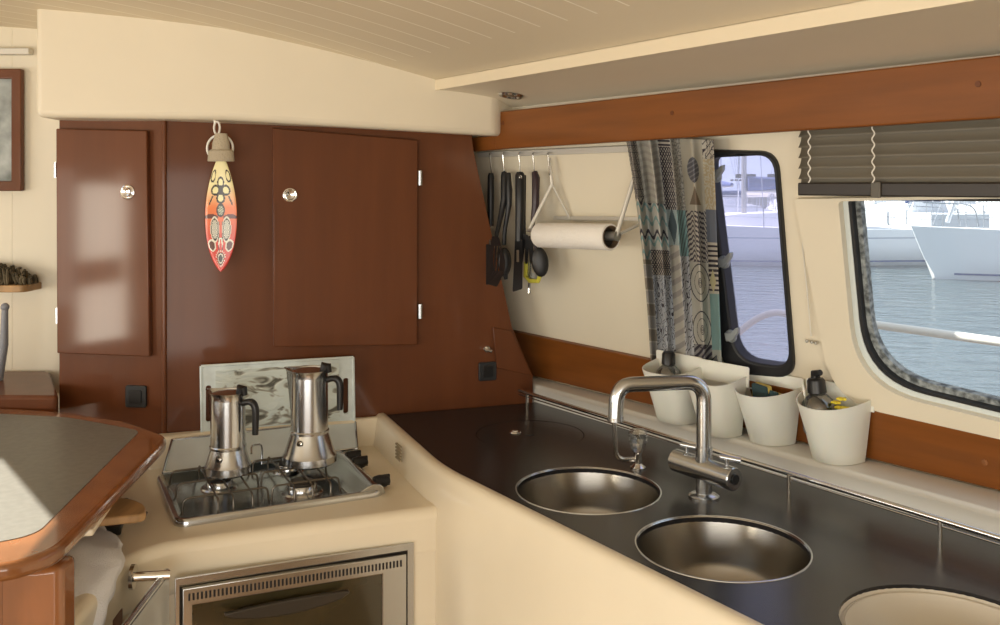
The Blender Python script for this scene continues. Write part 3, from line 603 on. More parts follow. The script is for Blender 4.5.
# towel over the rim
def towel(u, v):
    base = [Vector((-.915, 2.03, .850)), Vector((-.86, 1.97, .856)), Vector((-.80, 1.90, .852)), Vector((-.765, 1.83, .845)), Vector((-.752, 1.74, .80)), Vector((-.752, 1.69, .72)), Vector((-.752, 1.68, .64))]
    t = u*(len(base)-1); i = min(int(t), len(base)-2); p = base[i].lerp(base[i+1], t-i)+Vector((-.065, -.01, .0))
    w = Vector((-.10, -.085, 0)) if True else 0
    q = p+w*(v-.5)*1.5*(1-.25*u)
    e_ = math.sin(PI*v)**.5
    q.z += .032*e_*math.sin(PI*min(1, max(.04, u*1.15)))**.4-.012; q += Vector((noise.noise(q*24), noise.noise(q*24+Vector((5, 0, 0))), noise.noise(q*24+Vector((0, 7, 0)))))*.012
    return q
m = MB(); m.sheet(48, 28, towel); tw_ = m.build('tea_towel', TERRY, sharp=180); tag(tw_, 'crumpled white terry towel draped over the cream edge under bar table', 'towel')
sd_ = tw_.modifiers.new('thick', 'SOLIDIFY'); sd_.thickness = .008; sd_.offset = 0

# ---------------------------------------------------------------- things hanging / on the back wall left
def ony_rect(x0, y0, x1, y1, Y): a, b = ony(x0, y0, Y), ony(x1, y1, Y); return a.x, b.x, b.z, a.z
pf = thing('picture_frame', 'dark red wooden picture frame cut by the left edge of view', 'picture', (-1.6, 2.84, 1.6))
x0, x1, z0, z1 = ony_rect(-75, 69, 22, 191, 2.84)
PFM = frame((0, 2.855, 0), (1, 0, 0), (0, 0, 1), (0, -1, 0))
m = MB(PFM); m.plate([(x0, z0), (x1, z0), (x1, z1), (x0, z1)], [[(x0+.03, z0+.03), (x1-.03, z0+.03), (x1-.03, z1-.03), (x0+.03, z1-.03)]], 0, .022); m.build('frame', WOOD, pf, bevel=.003)
m = MB(PFM); m.prism([(x0+.03, z0+.03), (x1-.03, z0+.03), (x1-.03, z1-.03), (x0+.03, z1-.03)], .002, .008); m.build('print', mat('grey_print', (.45, .48, .46), .4, noise_s=9, col2=(.10, .12, .11)), pf)
bx0, bx1, bz0, bz1 = ony_rect(-75, 47, 27, 54, 2.82)
m = MB(); m.box(((bx0+bx1)/2, 2.845, (bz0+bz1)/2), (bx1-bx0, .03, .02)); tag(m.build('curtain_track', WHITEPL, bevel=.003), 'short grey-white track on the wall above the picture frame', 'track')
# wall shelf with a dried plant
sx0, sx1, sz0, sz1 = ony_rect(-60, 284, 32, 291, 2.80)
m = MB(); m.prism(roundpoly([(sx0, 2.86), (sx0, 2.76), (sx1, 2.76), (sx1, 2.86)], [0, 0, .03, 0]), sz0, sz1); tag(m.build('wall_shelf', PALEW, bevel=.003), 'small pale wooden wall shelf under the picture frame', 'shelf')
m = MB()
for i in range(150):
    a = Vector((random.uniform(sx0+.02, sx1+.005), random.uniform(2.775, 2.84), sz1)); hgt = .062*math.sqrt(max(.15, 1-((a.x-(sx0+sx1)/2+.02)/((sx1-sx0)/2+.02))**2)); d_ = Vector((random.uniform(-.35, .35), random.uniform(-.5, .3), 1)).normalized()
    pts = [a, a+d_*hgt*.5, a+d_*hgt+Vector((random.uniform(-.006, .006), 0, 0))]; m.tube(pts, [.003, .006, .003], 6)
    m.sphere(a+d_*hgt*random.uniform(.4, 1), .006, (1, 1, .7), seg=8)
o = m.build('dried_plant', mat('brown_dried_stems', (.13, .10, .055), .8, noise_s=40, noise_amt=.6)); tag(o, 'bushy dried brown plant on the wooden wall shelf', 'plant')
m = MB(); q = ony(3, 372, 2.7); m.tube([q+Vector((-.02, 0, -.06)), q+Vector((.003, 0, .08)), ony(5, 308, 2.7)], [.014, .012, .009], 12); m.sphere(ony(5, 307, 2.7), .012); tag(m.build('grey_stick', mat('grey_plastic', (.22, .23, .26), .4)), 'slim grey rod leaning beside the wall at left edge', 'rod')

# hanging painted board
SY = 2.60
hk = thing('cord_hook', 'white hook and cord loop under the cream box above painted board', 'hook', ony(216, 122, SY))
a = ony(215, 119, SY); m = MB(); m.lathe([(0, .004), (.010, .004), (.010, 0), (.004, -.006), (.003, -.014), (0, -.014)], a, 16); m.build('hook', PLAST, hk, normals=True)
m = MB(); cpt = ony(217, 128, SY); m.tube([cpt+Vector((.008*math.sin(t), 0, .018*math.cos(t))) for t in [2*PI*k/20 for k in range(21)]], .003, 8, False); m.build('cord_loop', ROPE, hk)
cp = thing('canvas_cap', 'beige cloth cap with pale ring above the hanging painted board', 'cap', ony(221, 162, SY))
c_ = ony(221, 148, SY); pxm = SY/F
m = MB(); m.lathe([(0, 15*pxm), (6*pxm, 14.5*pxm), (8.5*pxm, 5*pxm), (9*pxm, -1*pxm), (12.5*pxm, -3*pxm), (13.5*pxm, -13*pxm), (12.5*pxm, -13.5*pxm), (8*pxm, -4*pxm), (0, 0)], c_, 32, Matrix.Diagonal((1, .55, 1, 1))); m.build('crown', BEIGE, cp, normals=True)
m = MB(); m.tube([ony(220, 148, SY+.015)+Vector((13*pxm*math.cos(t), 0, 13*pxm*math.sin(t))) for t in [2*PI*k/32 for k in range(33)]], .0035, 8, False); m.build('ring', PLAST, cp)
# painted board: colour attribute carries the painted motif
cx, yt, yb = 221.5, 161, 271.5
def bcol(u, v):   # u -1..1 across, v 0 top..1 bottom
    K = (.02, .012, .01); Y_ = (.82, .74, .40); O_ = (.80, .20, .05); R_ = (.62, .04, .03); Wt = (.75, .72, .62)
    base = Y_ if v < .22 else (tuple(Y_[i]+(O_[i]-Y_[i])*(v-.22)/.2 for i in range(3)) if v < .42 else (tuple(O_[i]+(R_[i]-O_[i])*(v-.42)/.3 for i in range(3)) if v < .72 else R_))
    X = u*16; Yp = v*110
    def el(x, y, a, b): return math.hypot((X-x)/a, (Yp-y)/b)
    for k in range(4):
        a = PI/2*k; e = el(6.3*math.cos(a), 29+8*math.sin(a), 5.4 if k % 2 == 0 else 4.8, 5.4)
        if e < 1: return (.82, .78, .42) if e < .66 else K
    if el(0, 29, 3, 3) < 1: return K
    for sg in (-1, 1):
        if el(sg*10.5, 39, 3, 5.5) < 1 and abs(X*sg-10.5-(Yp-39)*.4) < .8: return K
        if .75 < el(sg*11.5, 15, 3.5, 6) < 1.1: return K
        e = el(sg*6.2, 68, 4.6, 13)
        if e < .72: return Wt if (int(X*1.7)+int(Yp*1.1)) % 2 else (.25, .27, .25)
        if e < 1: return K if e < .86 else Wt
        if el(sg*9.5, 56, 7, 3.2) < 1 and Yp < 57: return (.10, .02, .015)
        if el(sg*10.5, 84, 5, 6) < 1: return (.09, .02, .015) if el(sg*10.5, 84, 3.5, 4.5) < 1 else Wt
    e = el(0, 49, 4.3, 7)
    if e < 1: return K if e > .65 or int(Yp*1.2+X) % 3 == 0 else (.45, .50, .38)
    if el(0, 82, 2.6, 7) < 1 and Yp > 76: return Wt if abs(X) > (Yp-76)*.18 else R_
    e = el(0, 97, 7, 7.5)
    if e < 1.15: return Wt if (.9 < e and int(math.atan2(Yp-97, X)*6) % 2) or (.5 < e < .68) else (K if e < .85 else R_)
    if 60 < Yp < 92 and abs(abs(X)-1.8-(Yp-60)*.02) < .7: return K
    return base
bm = bmesh.new(); cl = bm.loops.layers.float_color.new('Paint'); nu, nv = 44, 150; front = {}; backv = {}
def bw_(v):
    if v < .5: return .30+.70*math.sin(PI/2*(v/.5))**.85
    return max(.0, 1-((v-.5)/.5)**2.3)**.72
for i in range(nu+1):
    for j in range(nv+1):
        u, v = i/nu*2-1, j/nv; w = max(.01, bw_(v))*15.8*pxm; z_ = ony(cx, yt+(yb-yt)*v, SY); th = .006*math.sqrt(max(0, 1-u*u*.98))
        xo = u*w
        front[i, j] = bm.verts.new((z_.x+xo, SY-.004-th*.7, z_.z)); backv[i, j] = bm.verts.new((z_.x+xo, SY-.004+th*.7, z_.z))
def fq(vs, d):
    f = bm.faces.new(vs); 
    for l in f.loops: l[cl] = (*d, 1)
for i in range(nu):
    for j in range(nv):
        c_ = bcol((i+.5)/nu*2-1, (j+.5)/nv); fq((front[i, j], front[i, j+1], front[i+1, j+1], front[i+1, j]), c_); fq((backv[i, j], backv[i+1, j], backv[i+1, j+1], backv[i, j+1]), (.3, .15, .06))
for j in range(nv):
    for i in (0, nu): fq((front[i, j], front[i, j+1], backv[i, j+1], backv[i, j]), (.3, .06, .03))
def attr_mat(name, attr, rough, coat=0, bump=0):
    m_ = mat(name, (.5, .5, .5), rough, coat=coat, bump=bump, bump_s=350); nt = m_.node_tree; a = nt.nodes.new('ShaderNodeAttribute'); a.attribute_name = attr
    nt.links.new(a.outputs['Color'], nt.nodes['Principled BSDF'].inputs['Base Color']); return m_
mc = MB(); mc.bm = bm; hb_ = mc.build('painted_board', attr_mat('painted_surfboard', 'Paint', .35, .5), sharp=60, normals=True)
tag(hb_, 'small surfboard-shaped wooden ornament painted yellow to red with flower and mask', 'ornament')

# ---------------------------------------------------------------- utensil rail, paper roll
ur = thing('utensil_rail', 'grey-white hanging track on the wall under the valance', 'rail', WALLF @ Vector((*wl(550, 152), 0)))
a, b_ = wl(477, 155, .02), wl(628, 149, .02)
m = MB(WALLF); m.prism([(a[0], a[1]-.009), (b_[0], b_[1]-.009), (b_[0], b_[1]+.009), (a[0], a[1]+.009)], out(-.020), out(0)); m.build('track', WHITEPL, ur, bevel=.002)
OFF = .035
UP = Vector((0, 0, 1))
def wp(px, py, off=OFF): return onp(px, py, N, D-off*N.length)
UY = {}
def hookat(px):
    q = wp(px, 154, .03); e = wp(px+.5, 174, .04)
    MB().tube(arc([q+Vector((0, .01, .004)), q+Vector((-.004, -.012, .002)), e+Vector((0, -.004, 0)), e+Vector((0, .006, -.004)), e+Vector((0, .01, .008))], .008, 5), .0022, 8).build('hook', STEEL, ur)
for px in (491, 504, 520, 534, 549): hookat(px)
PXU = 2.9/F
def ht_off(py): return .045+.00072*(py-172)      # they hang plumb from the leaning wall
def up_(px, py, e=0): return wp(px, py, ht_off(py)+e)
def handle(m, p, q, w0, w1): m.tube([p, p.lerp(q, .06), p.lerp(q, .5), q], [w0*.7, w0, w0*1.05, w1], 12)
NB = mat('black_nylon', (.014, .014, .015), .38)
G = 'black kitchen utensils on the hanging track'
def head(px_pts, name, mt, parent, e=0, th=.003, holes=(), tilt=0):
    y0 = min(p[1] for p in px_pts); m = MB(); nb = m.bm; loops = []
    for lp_ in [px_pts]+list(holes): loops.append(roundpoly(lp_, 1.6 if lp_ is px_pts else .3, 3))
    sheets = []
    for k in (0, 1):
        ed = []; L2 = []
        for lp_ in loops:
            vs = [nb.verts.new(up_(x, y, e+tilt*(y-y0)+k*th)) for x, y in lp_]; L2.append(vs)
            ed += [nb.edges.new((vs[i], vs[(i+1) % len(vs)])) for i in range(len(vs))]
        bmesh.ops.triangle_fill(nb, use_beauty=True, edges=ed); sheets.append(L2)
    for a, b in zip(*sheets):
        for i in range(len(a)): jj = (i+1) % len(a); nb.faces.new((a[i], a[jj], b[jj], b[i]))
    return m.build(name, mt, parent, normals=True)
t = thing('spatula', 'black spatula with steel neck, leftmost on the hanging track', 'kitchen utensil', wp(491, 240), G)
m = MB(); handle(m, up_(491, 173), up_(490.5, 226), .011, .010); m.build('handle', NB, t)
MB().tube([up_(490, 224), up_(489.5, 250, .06)], .0032, 8).build('neck', STEEL, t)
head([(486, 244), (493, 245), (494, 283), (486, 285)], 'blade', NB, t, .06, .003, tilt=.0012)
t = thing('slotted_turner', 'black slotted turner with wide fluted head, second on the hanging track', 'kitchen utensil', wp(497, 286), G)
m = MB(); m.tube([up_(504, 172), up_(504.5, 176), up_(504, 200), up_(499.5, 222, .015), up_(495.5, 240, .045)], [.008, .012, .011, .008, .006], 12); m.build('handle', NB, t)
head([(492, 236), (499, 237), (505.5, 262), (504, 273), (497, 287), (487, 284), (488, 262)], 'head', NB, t, .045, .004, [[(494+i*2.8, 246), (495+i*2.8, 246), (493.5+i*2.8, 271), (492.5+i*2.8, 271)] for i in range(3)], tilt=.0022)
t = thing('serving_spoon', 'black serving spoon with curved neck hanging behind the slotted turner', 'kitchen utensil', wp(505, 278), G)
m = MB(); m.tube([up_(508, 173, -.012), up_(509, 190, -.01), up_(509, 205, -.01), up_(505, 228, -.01), up_(504, 245, -.01)], [.009, .011, .009, .007, .007], 12); m.build('handle', NB, t)
q = up_(504.5, 262, -.008); m = MB(); m.sphere(q, .022, (1, .45, 2.1)); m.tube([q+Vector((.002, 0, -.035)), q+Vector((.005, 0, -.055))], [.01, .006], 10); m.build('bowl', NB, t)
t = thing('long_spatula', 'long straight black spatula with ring hole, middle of the hanging utensils', 'kitchen utensil', wp(519, 290), G)
m = MB(); m.tube([up_(520, 172, .01), up_(520, 175, .01), up_(520, 205, .01), up_(519, 241, .01)], [.010, .015, .0145, .012], 14); m.build('handle', NB, t)
q = up_(520.5, 177, .026); MB().tube([q+Q*.005*math.sin(t_)+T*.005*math.cos(t_) for t_ in [2*PI*k/16 for k in range(17)]], .0018, 6, False).build('hang_ring', STEEL, t)
head([(515, 238), (522.5, 239), (522.5, 289), (512.5, 292), (514, 262)], 'blade', NB, t, .012, .003, [[(516.5, 250), (519, 250), (519, 262), (516.5, 262)]])
t = thing('slotted_fork', 'black slotted serving fork beside the long spatula', 'kitchen utensil', wp(526, 262), G)
m = MB(); m.tube([up_(524, 175, -.01), up_(523.5, 215, -.01), up_(524, 238, 0)], [.007, .007, .006], 10); m.build('handle', NB, t)
head([(520, 233), (528, 235), (533.5, 244), (533.5, 264), (530.5, 264), (529, 247), (527.5, 264), (525, 264), (525, 247), (522.5, 264), (519.5, 262)], 'head', NB, t, .002, .003)
t = thing('solid_spoon', 'black oval spoon, rightmost utensil beside the paper roll', 'kitchen utensil', wp(539, 278), G)
m = MB(); m.tube([up_(534.5, 172), up_(536, 178), up_(535.5, 205), up_(532.5, 225), up_(536, 250)], [.009, .0125, .0115, .007, .005], 12); m.build('handle', mat('dark_purple_plastic', (.035, .02, .025), .35), t)
q = up_(540, 262); m = MB(); m.sphere(q, .026, (1, .35, 1.75), Matrix.Rotation(-.12, 3, 'Y')); m.build('bowl', NB, t)
t = thing('kitchen_scissors', 'yellow and steel kitchen tool hanging behind the black utensils', 'kitchen utensil', wp(533, 288), G)
YP = mat('yellow_plastic', (.65, .60, .08), .4)
m = MB(); m.tube([up_(526, 262, -.02), up_(525.5, 276, -.02), up_(530, 281, -.02), up_(538, 281, -.02), up_(540.5, 274, -.02)], .007, 8); m.build('yellow_loop', YP, t)
head([(527, 262), (530, 262), (531, 272), (539, 275), (537, 284), (526, 280)], 'guard', mat('pale_steel_plate', (.6, .6, .55), .35, .6), t, -.03, .003)
m = MB(); m.tube([up_(530, 236, -.025), up_(531, 262, -.025), up_(529, 293, -.02)], .0045, 8); m.build('shaft', STEEL, t)
# paper roll holder
ph = thing('paper_holder', 'pale metal wire bracket holding the paper towel roll', 'holder', wp(570, 250))
ro = .11
R0, R1 = wp(529, 230, ro), wp(616, 236, ro)
h0, hk_ = wp(549, 158, .03), wp(552, 184, .035)
m = MB()
m.tube([h0, hk_], .0055, 10).tube([hk_, R0], .0055, 10).tube([hk_, wp(571, 220, .01)], .004, 8); m.build('bracket', WHITEPL, ph)
m = MB(); m.tube([wp(634, 178, .04), R1], .0065, 10).tube([wp(640, 224, .02), R1], .0045, 8); m.build('bracket', WHITEPL, ph)
a, b_ = wp(555, 218, .008), wp(640, 219, .008); MB().tube([a, b_], .008, 4).build('back_bar', WHITEPL, ph)
e0_, e1_ = R0-(R1-R0).normalized()*.004, R1+(R1-R0).normalized()*.004
MB().tube([e0_, e1_], .006, 12).build('spindle', ALU, ph)
rdv = (R1-R0).normalized(); q = wp(602, 236, ro)
MB().tube([q+rdv*.0, R1-rdv*.004, R1+rdv*.006], [.012, .012, .014], 20).build('spindle_end', ALU, ph)
pr_ = thing('paper_roll', 'white paper towel roll on the wire bracket', 'paper roll', wp(570, 250, ro))
A1, A2 = wp(540, 235, ro), wp(611, 237, ro); L_ = (A2-A1).length; RM = (A2-A1).to_track_quat('Z', 'Y').to_matrix().to_4x4()
m = MB(); m.lathe([(.031, 0), (.036, 0), (.0372, .003), (.0372, L_-.003), (.036, L_), (.031, L_), (.031, 0)], A1, 40, RM); m.build('paper', PAPER, pr_, normals=True)
m = MB(); m.lathe([(.029, .001), (.0315, 0.001), (.0315, L_+.0008), (.029, L_+.0008), (.029, .001)], A1, 32, RM); m.build('core', mat('brown_cardboard', (.14, .09, .05), .9), pr_, normals=True)
MB(RM := Matrix.Translation(A1) @ RM).tube([(0, 0, L_-.02), (0, 0, L_-.018)], .029, 24).build('core_plug', DARK, pr_)

# ---------------------------------------------------------------- curtain
def ccol(u, v):
    u = u*1.0; cols = 8; x = u*cols; ci = int(min(cols-1, x)); fx_ = x-ci; yy = v*22
    CR = (.52, .48, .38); K = (.03, .025, .035); GY = (.22, .21, .19); TL = (.20, .33, .30); TP = (.26, .22, .16)
    def wav(p): return math.sin(p)
    if ci == 0:
        if yy < 6: return K if (wav(x*42)*wav(yy*14) > -.1) else CR
        if yy < 12: return zz(x, yy, K, TL, CR)
        k = int(yy*.8) % 2; return (TP if k else (.35, .33, .28)) if abs((yy*.8) % 1-.5) < .45 else CR
    if ci in (1, 2):
        if yy < 6.5: return (.36, .34, .28) if wav(yy*9+wav(x*5)) > .2 else (.44, .42, .34)
        if yy < 11: return zz(x, yy, K, TL, (.48, .47, .40))
        if yy < 13.5: return (.45, .40, .30) if (wav(x*26)*wav(yy*15) > .15) else K
        return K if abs(wav(x*7+2.6*noise.noise(Vector((x*2.5, yy*1.2, 3)))*3+yy*2.2)) < .38 else (.40, .42, .42)
    if ci == 3:
        if yy < .9: return K if int(yy*5) % 2 else CR
        if yy < 7: return (.48, .45, .37) if (wav(x*30)*wav(yy*13) > .25) else K
        if yy < 10.5:
            return (.05, .08, .09) if abs(fx_-.5) < .42*(1-abs((yy-8.6)/1.9)) else (.30, .37, .35)
        return (.45, .42, .34) if wav(yy*5+x*3) > -.2 else (.30, .28, .24)
    if ci == 4:
        if yy < 7: return (.36, .34, .28) if noise.noise(Vector((x*9, yy*5, 0))) > -.05 else (.18, .17, .14)
        if yy < 11.5: return TL if wav(x*20+yy*6) > -.3 else (.10, .14, .13)
        return K if abs(wav(x*9+yy*4+3*noise.noise(Vector((x*3, yy*1.5, 9))))) < .35 else (.42, .42, .40)
    if ci in (5, 6):
        X = x-6
        if yy < 7.0:
            if math.hypot(X/.62, (yy-3)/1.25) < 1: return (.09, .09, .10) if wav(yy*14+X*8) > -.5 else (.2, .2, .2)
            if 4.6 < yy < 6.4 and abs(X) < (yy-4.6)*.36: return (.16, .12, .08)
            return (.40, .37, .28)
        if yy < 12: return (.05, .04, .05) if wav((yy+.28*wav(x*6)+.1*wav(x*15))*13) > .1 else (.42, .39, .31)
        r = math.hypot(X*1.0, (yy-(14 if yy < 16.5 else 18.6))*.55) 
        return K if abs(r-1.0) < .035 or abs(r-.62) < .02 or (r < .3 and wav(r*60) > 0) else (.42, .40, .32) if yy < 20 else (GY if wav(x*9+yy*9) > 0 else K)
    if yy < 1.9:
        return K if abs(wav(x*9+3*noise.noise(Vector((x*2, yy*2, 1))))) < .3 or abs(wav(yy*4+x*6)) < .25 else CR
    if yy < 6.8: return (.45, .37, .22) if noise.noise(Vector((x*7, yy*4.5, 4))) > -.02 else (.52, .48, .36)
    if yy < 10: return (.15, .17, .20)
    if yy < 15:
        if abs(x-7.35) < .3*(1-abs(yy-13.8)/1.2): return (.50, .46, .25)
        return K if int(yy*4.2) % 2 else CR
    return (.20, .33, .30) if yy < 20.5 else (.35, .36, .3)
def zz(x, yy, K, TL, CR):
    t = yy+.34*math.sin(x*2*PI*1.25) ; k = int(t*1.5) % 5
    return {0: TL, 1: CR, 2: TL, 3: CR, 4: K}[k] if (t*1.5) % 1 < .55 else CR
nu, nv = 230, 330
bm = bmesh.new(); cl = bm.loops.layers.float_color.new('Print'); V = {}
for i in range(nu+1):
    u = i/nu
    for j in range(nv+1):
        v = j/nv
        pxl = 624.5+(650-624.5)*v**.9+3*math.sin(PI*v); pxr = 713+(722-713)*v
        px = pxl+(pxr-pxl)*(u+.009*math.sin(u*PI*2*4.2+1.9)); py = 136+(362-136)*v+4*u
        amp = .025*(.6+.4*min(1, v*6)); amp *= 1-.55*max(0, (v-.6)/.4); off = .052-.026*max(0, (v-.6)/.4)+amp*math.sin(u*PI*2*4.2+.5+.6*v)+.006*math.sin(u*31+v*2)
        V[i, j] = bm.verts.new(wp(px, py, off))
for i in range(nu):
    for j in range(nv):
        f = bm.faces.new((V[i, j], V[i, j+1], V[i+1, j+1], V[i+1, j])); c_ = ccol((i+.5)/nu, (j+.5)/nv)
        for l in f.loops: l[cl] = (c_[0]*.78, c_[1]*.80, c_[2]*.88, 1)
mc = MB(); mc.bm = bm; cu_ = mc.build('window_curtain', attr_mat('printed_cotton', 'Print', .9), sharp=180); tag(cu_, 'narrow gathered curtain with patchwork sea-motif print left of the small window', 'curtain')
sd_ = cu_.modifiers.new('cloth', 'SOLIDIFY'); sd_.thickness = .0015
# curtain pale lining edge
# ---------------------------------------------------------------- blind
bl = thing('venetian_blind', 'taupe venetian blind half lowered over the large window', 'blind', wp(900, 195, .05))
BO = .06
def bp_(px, z, off):   # point on the vertical plane in front of the wall at height z
    c_ = D-kL*1.66-off; n2 = Vector((.778, .628)); k = c_/(n2.x*(px-500)/F+n2.y); return Vector(((px-500)/F*k, k, z))
Bl = bp_(800, 1.6, BO); Br = bp_(1000, 1.6, BO); bd_ = (Br-Bl).normalized(); Br = Br+bd_*.55; bn = Vector((-.778, -.628, 0))
nsl = 6
for i in range(nsl):
    zc = 1.722-i*.0235; m = MB()
    def slat(u, v, zc=zc): 
        w = (v-.5); return Bl.lerp(Br, u)+Vector((0, 0, zc-1.6))+bn*(-.006+.012*v-.004*math.cos(PI*w))+Vector((0, 0, -.030*v+.013))
    m.sheet(30, 6, slat); o = m.build('slat', BLINDM, bl); sd_ = o.modifiers.new('t', 'SOLIDIFY'); sd_.thickness = .0008
m = MB(frame(Bl, bd_, (0, 0, 1), bd_.cross(Vector((0, 0, 1))))); Lb = (Br-Bl).length
m.prism([(0, -.026), (Lb, -.026), (Lb, .003), (0, .003)], -.008, .010); m.build('bottom_rail', BLINDR, bl, bevel=.003)
for px in (810, 874, 1060):
    q = bp_(px, 1.6, BO+.014); m = MB(); pts = []
    for k in range(45): zz_ = 1.735-k*.003; pts.append(Vector((q.x, q.y, zz_))+bd_*.003*math.sin(k*.8)+bn*.003)
    m.tube(pts, .0015, 6); m.build('ladder_cord', ROPE, bl)
q = bp_(876, 1.592, BO+.012); m = MB(frame(q, bd_, (0, 0, 1), bd_.cross(Vector((0, 0, 1))))); m.box((0, -.004, 0), (.022, .034, .006)); m.build('cord_clip', mat('grey_brown_clip', (.09, .08, .06), .4), bl, bevel=.002)
m = MB(); pts = [wp(801, 205, .018), wp(803, 250, .012), wp(808, 300, .010), wp(811, 336, .010)]
cc = thing('blind_cord', 'thin beaded pull cord with small toggles between the two windows', 'cord', wp(811, 345, .01))
MB().tube(pts, .0016, 6).build('cord', ROPE, cc)
for px, py in ((807, 341), (812, 342), (816, 343)): m = MB(); m.sphere(wp(px, py, .012), .0045, seg=10); m.build('toggle', ALU, cc)

# ---------------------------------------------------------------- recessed ceiling light
q = None
for k in range(400):
    u, v = .12+.0006*k, .5
cand = min(((sof(u/300, v/30)) for u in range(20, 120) for v in range(8, 28)), key=lambda p: (500+F*p.x/p.y-511)**2+(HZ-F*(p.z-1.6)/p.y-95)**2)
sl = (sof(.2, .7)-sof(.2, .3)).normalized(); nn = tC.cross(sl).normalized(); nn = nn if nn.z < 0 else -nn
CLF = frame(cand+nn*.002, tC, nn.cross(tC), nn)
cl_ = thing('ceiling_light', 'small round chrome recessed light in the soffit, switched off', 'light', cand)
MB(CLF).lathe([(.022, .001), (.026, .006), (.034, .006), (.038, 0)], (0, 0, 0), 36).build('ring', STEEL, cl_, normals=True)
MB(CLF).lathe([(.024, .001), (.012, .004), (0, .004)], (0, 0, 0), 24).build('lens', mat('grey_lens', (.25, .22, .16), .3), cl_, normals=True)

# ---------------------------------------------------------------- bins on the ledge
BINM = mat('white_bin_plastic', (.80, .79, .72), .35, sub=.08)
def binprof(w, d, k, sc, z, lift=0):
    # D-shaped outline: flat back at y=0, bulging to -d.  k: exponent (2 = round, 5 = squarish)
    pts = []; n = 28
    for i in range(n+1):
        a = PI+PI*i/n; ca, sa = math.cos(a), math.sin(a)
        x = w/2*math.copysign(abs(ca)**(2/k), ca); y = -d*abs(sa)**(2/k)
        pts.append(Vector((x*sc, y*sc-(1-sc)*.02, z)))
    return pts
def make_bin(label, px, py, w, d, k, h, base_sc, lean=0.0):
    zb = .955; P_ = onz(px, py, zb); vd_ = Vector((P_.x, P_.y, 0)).normalized(); P_ = P_+vd_*(d*base_sc*.5)-Vector((.778, .628, 0))*(d*base_sc*.5)
    # base front centre at the pixel; walk back to the flat back
    o_ = P_+Vector((.778, .628, 0))*(d*base_sc+.004)
    t = thing('utensil_bin', label, 'bin', (P_.x, P_.y, zb), 'ivory plastic bins on the window ledge')
    M_ = frame((o_.x, o_.y, zb+.001), T, (.778, .628, 0)) @ Matrix.Shear('XY', 4, (0, lean)) if False else frame((o_.x, o_.y, zb+.001), T, (.778, .628, 0))
    m = MB(M_)
    sh = lambda l, z: [Vector((p.x, p.y-.018*z/h, p.z+.020*(z/h)**2*p.y/d)) for p in l]
    lp = [sh(binprof(w, d, k, base_sc, 0), 0), sh(binprof(w, d, k, base_sc*1.01, .004), .004), sh(binprof(w, d, k, (base_sc+1)/2, h*.5), h*.5), sh(binprof(w, d, k, 1, h), h), sh(binprof(w-.005, d-.003, k, 1, h), h), sh(binprof(w-.006, d-.004, k, (base_sc+1)/2, h*.5), h*.5), sh(binprof(w-.008, d-.006, k, base_sc, .006), .006)]
    m.loft(lp, (True, True)); m.build('body', BINM, t, normals=True, sharp=40)
    m = MB(M_ @ frame((0, -.018, h), (1, 0, 0), (0, -.02, 1), (0, -1, 0))); e = w/2+.004
    m.prism(roundpoly([(-e, -.03), (e, -.03), (e+.002, .022), (-e-.002, .022)], [.0, 0, .006, .006]), -.002, .002); m.build('back_flap', BINM, t, bevel=.001)
    return t, M_
b1, M1 = make_bin('squarish white bin with a dark-capped bottle, behind the curved tap spout', 675, 424, .155, .100, 3.4, .158, .66)
b2, M2 = make_bin('empty squarish white bin, second from the curtain', 719, 437, .148, .100, 3.4, .158, .66)
b3, M3 = make_bin('rounded white bin holding kitchen sponges', 768, 446, .160, .115, 2.2, .146, .68)
b4, M4 = make_bin('rounded white bin with soap bottle and yellow flowers, nearest the large window', 833, 465, .165, .120, 2.15, .152, .70)
def bottle(name, label, M_, x, y, r, h, z0, capcol, tilt=.0, body=BOTTLEM):
    MM = M_ @ Matrix.Translation((x, y, z0)) @ Matrix.Rotation(tilt, 4, 'Y'); t = thing(name, label, 'bottle', MM.translation)
    m = MB(MM); m.lathe([(0, 0), (r*.9, 0), (r, .006), (r, h*.6), (r*.93, h*.72), (r*.62, h*.86), (r*.42, h*.93), (r*.4, h), (0, h)], (0, 0, 0), 32); m.build('body', body, t, normals=True)
    m = MB(MM); m.lathe([(r*.5, h*.93), (r*.55, h*.94), (r*.52, h+.022), (r*.40, h+.028), (0, h+.028)], (0, 0, 0), 24); m.build('cap', capcol, t, normals=True)
    m = MB(MM); m.lathe([(0, .004), (r*.88, .004), (r*.93, h*.45), (0, h*.45)], (0, 0, 0), 24); m.build('liquid', mat('dark_grey_liquid', (.07, .08, .085), .3), t, normals=True)
    return MM, t
bottle('soap_bottle', 'grey bottle with tall black cap in the bin behind the tap', M1, -.010, -.052, .034, .088, .072, BLACK)
MM, tt_ = bottle('soap_bottle', 'round clear bottle with black pump cap in the bin nearest large window', M4, -.020, -.062, .040, .100, .060, BLACK, -.12)
m = MB(MM); m.tube([(0, 0, .122), (0, 0, .138), (.018, -.006, .142)], [.012, .011, .007], 12); m.build('pump_nozzle', BLACK, tt_)
SP1 = mat('yellow_sponge', (.68, .52, .12), .9, bump=.8, bump_s=300); SP2 = mat('teal_scourer', (.06, .12, .13), .95, bump=1, bump_s=300)
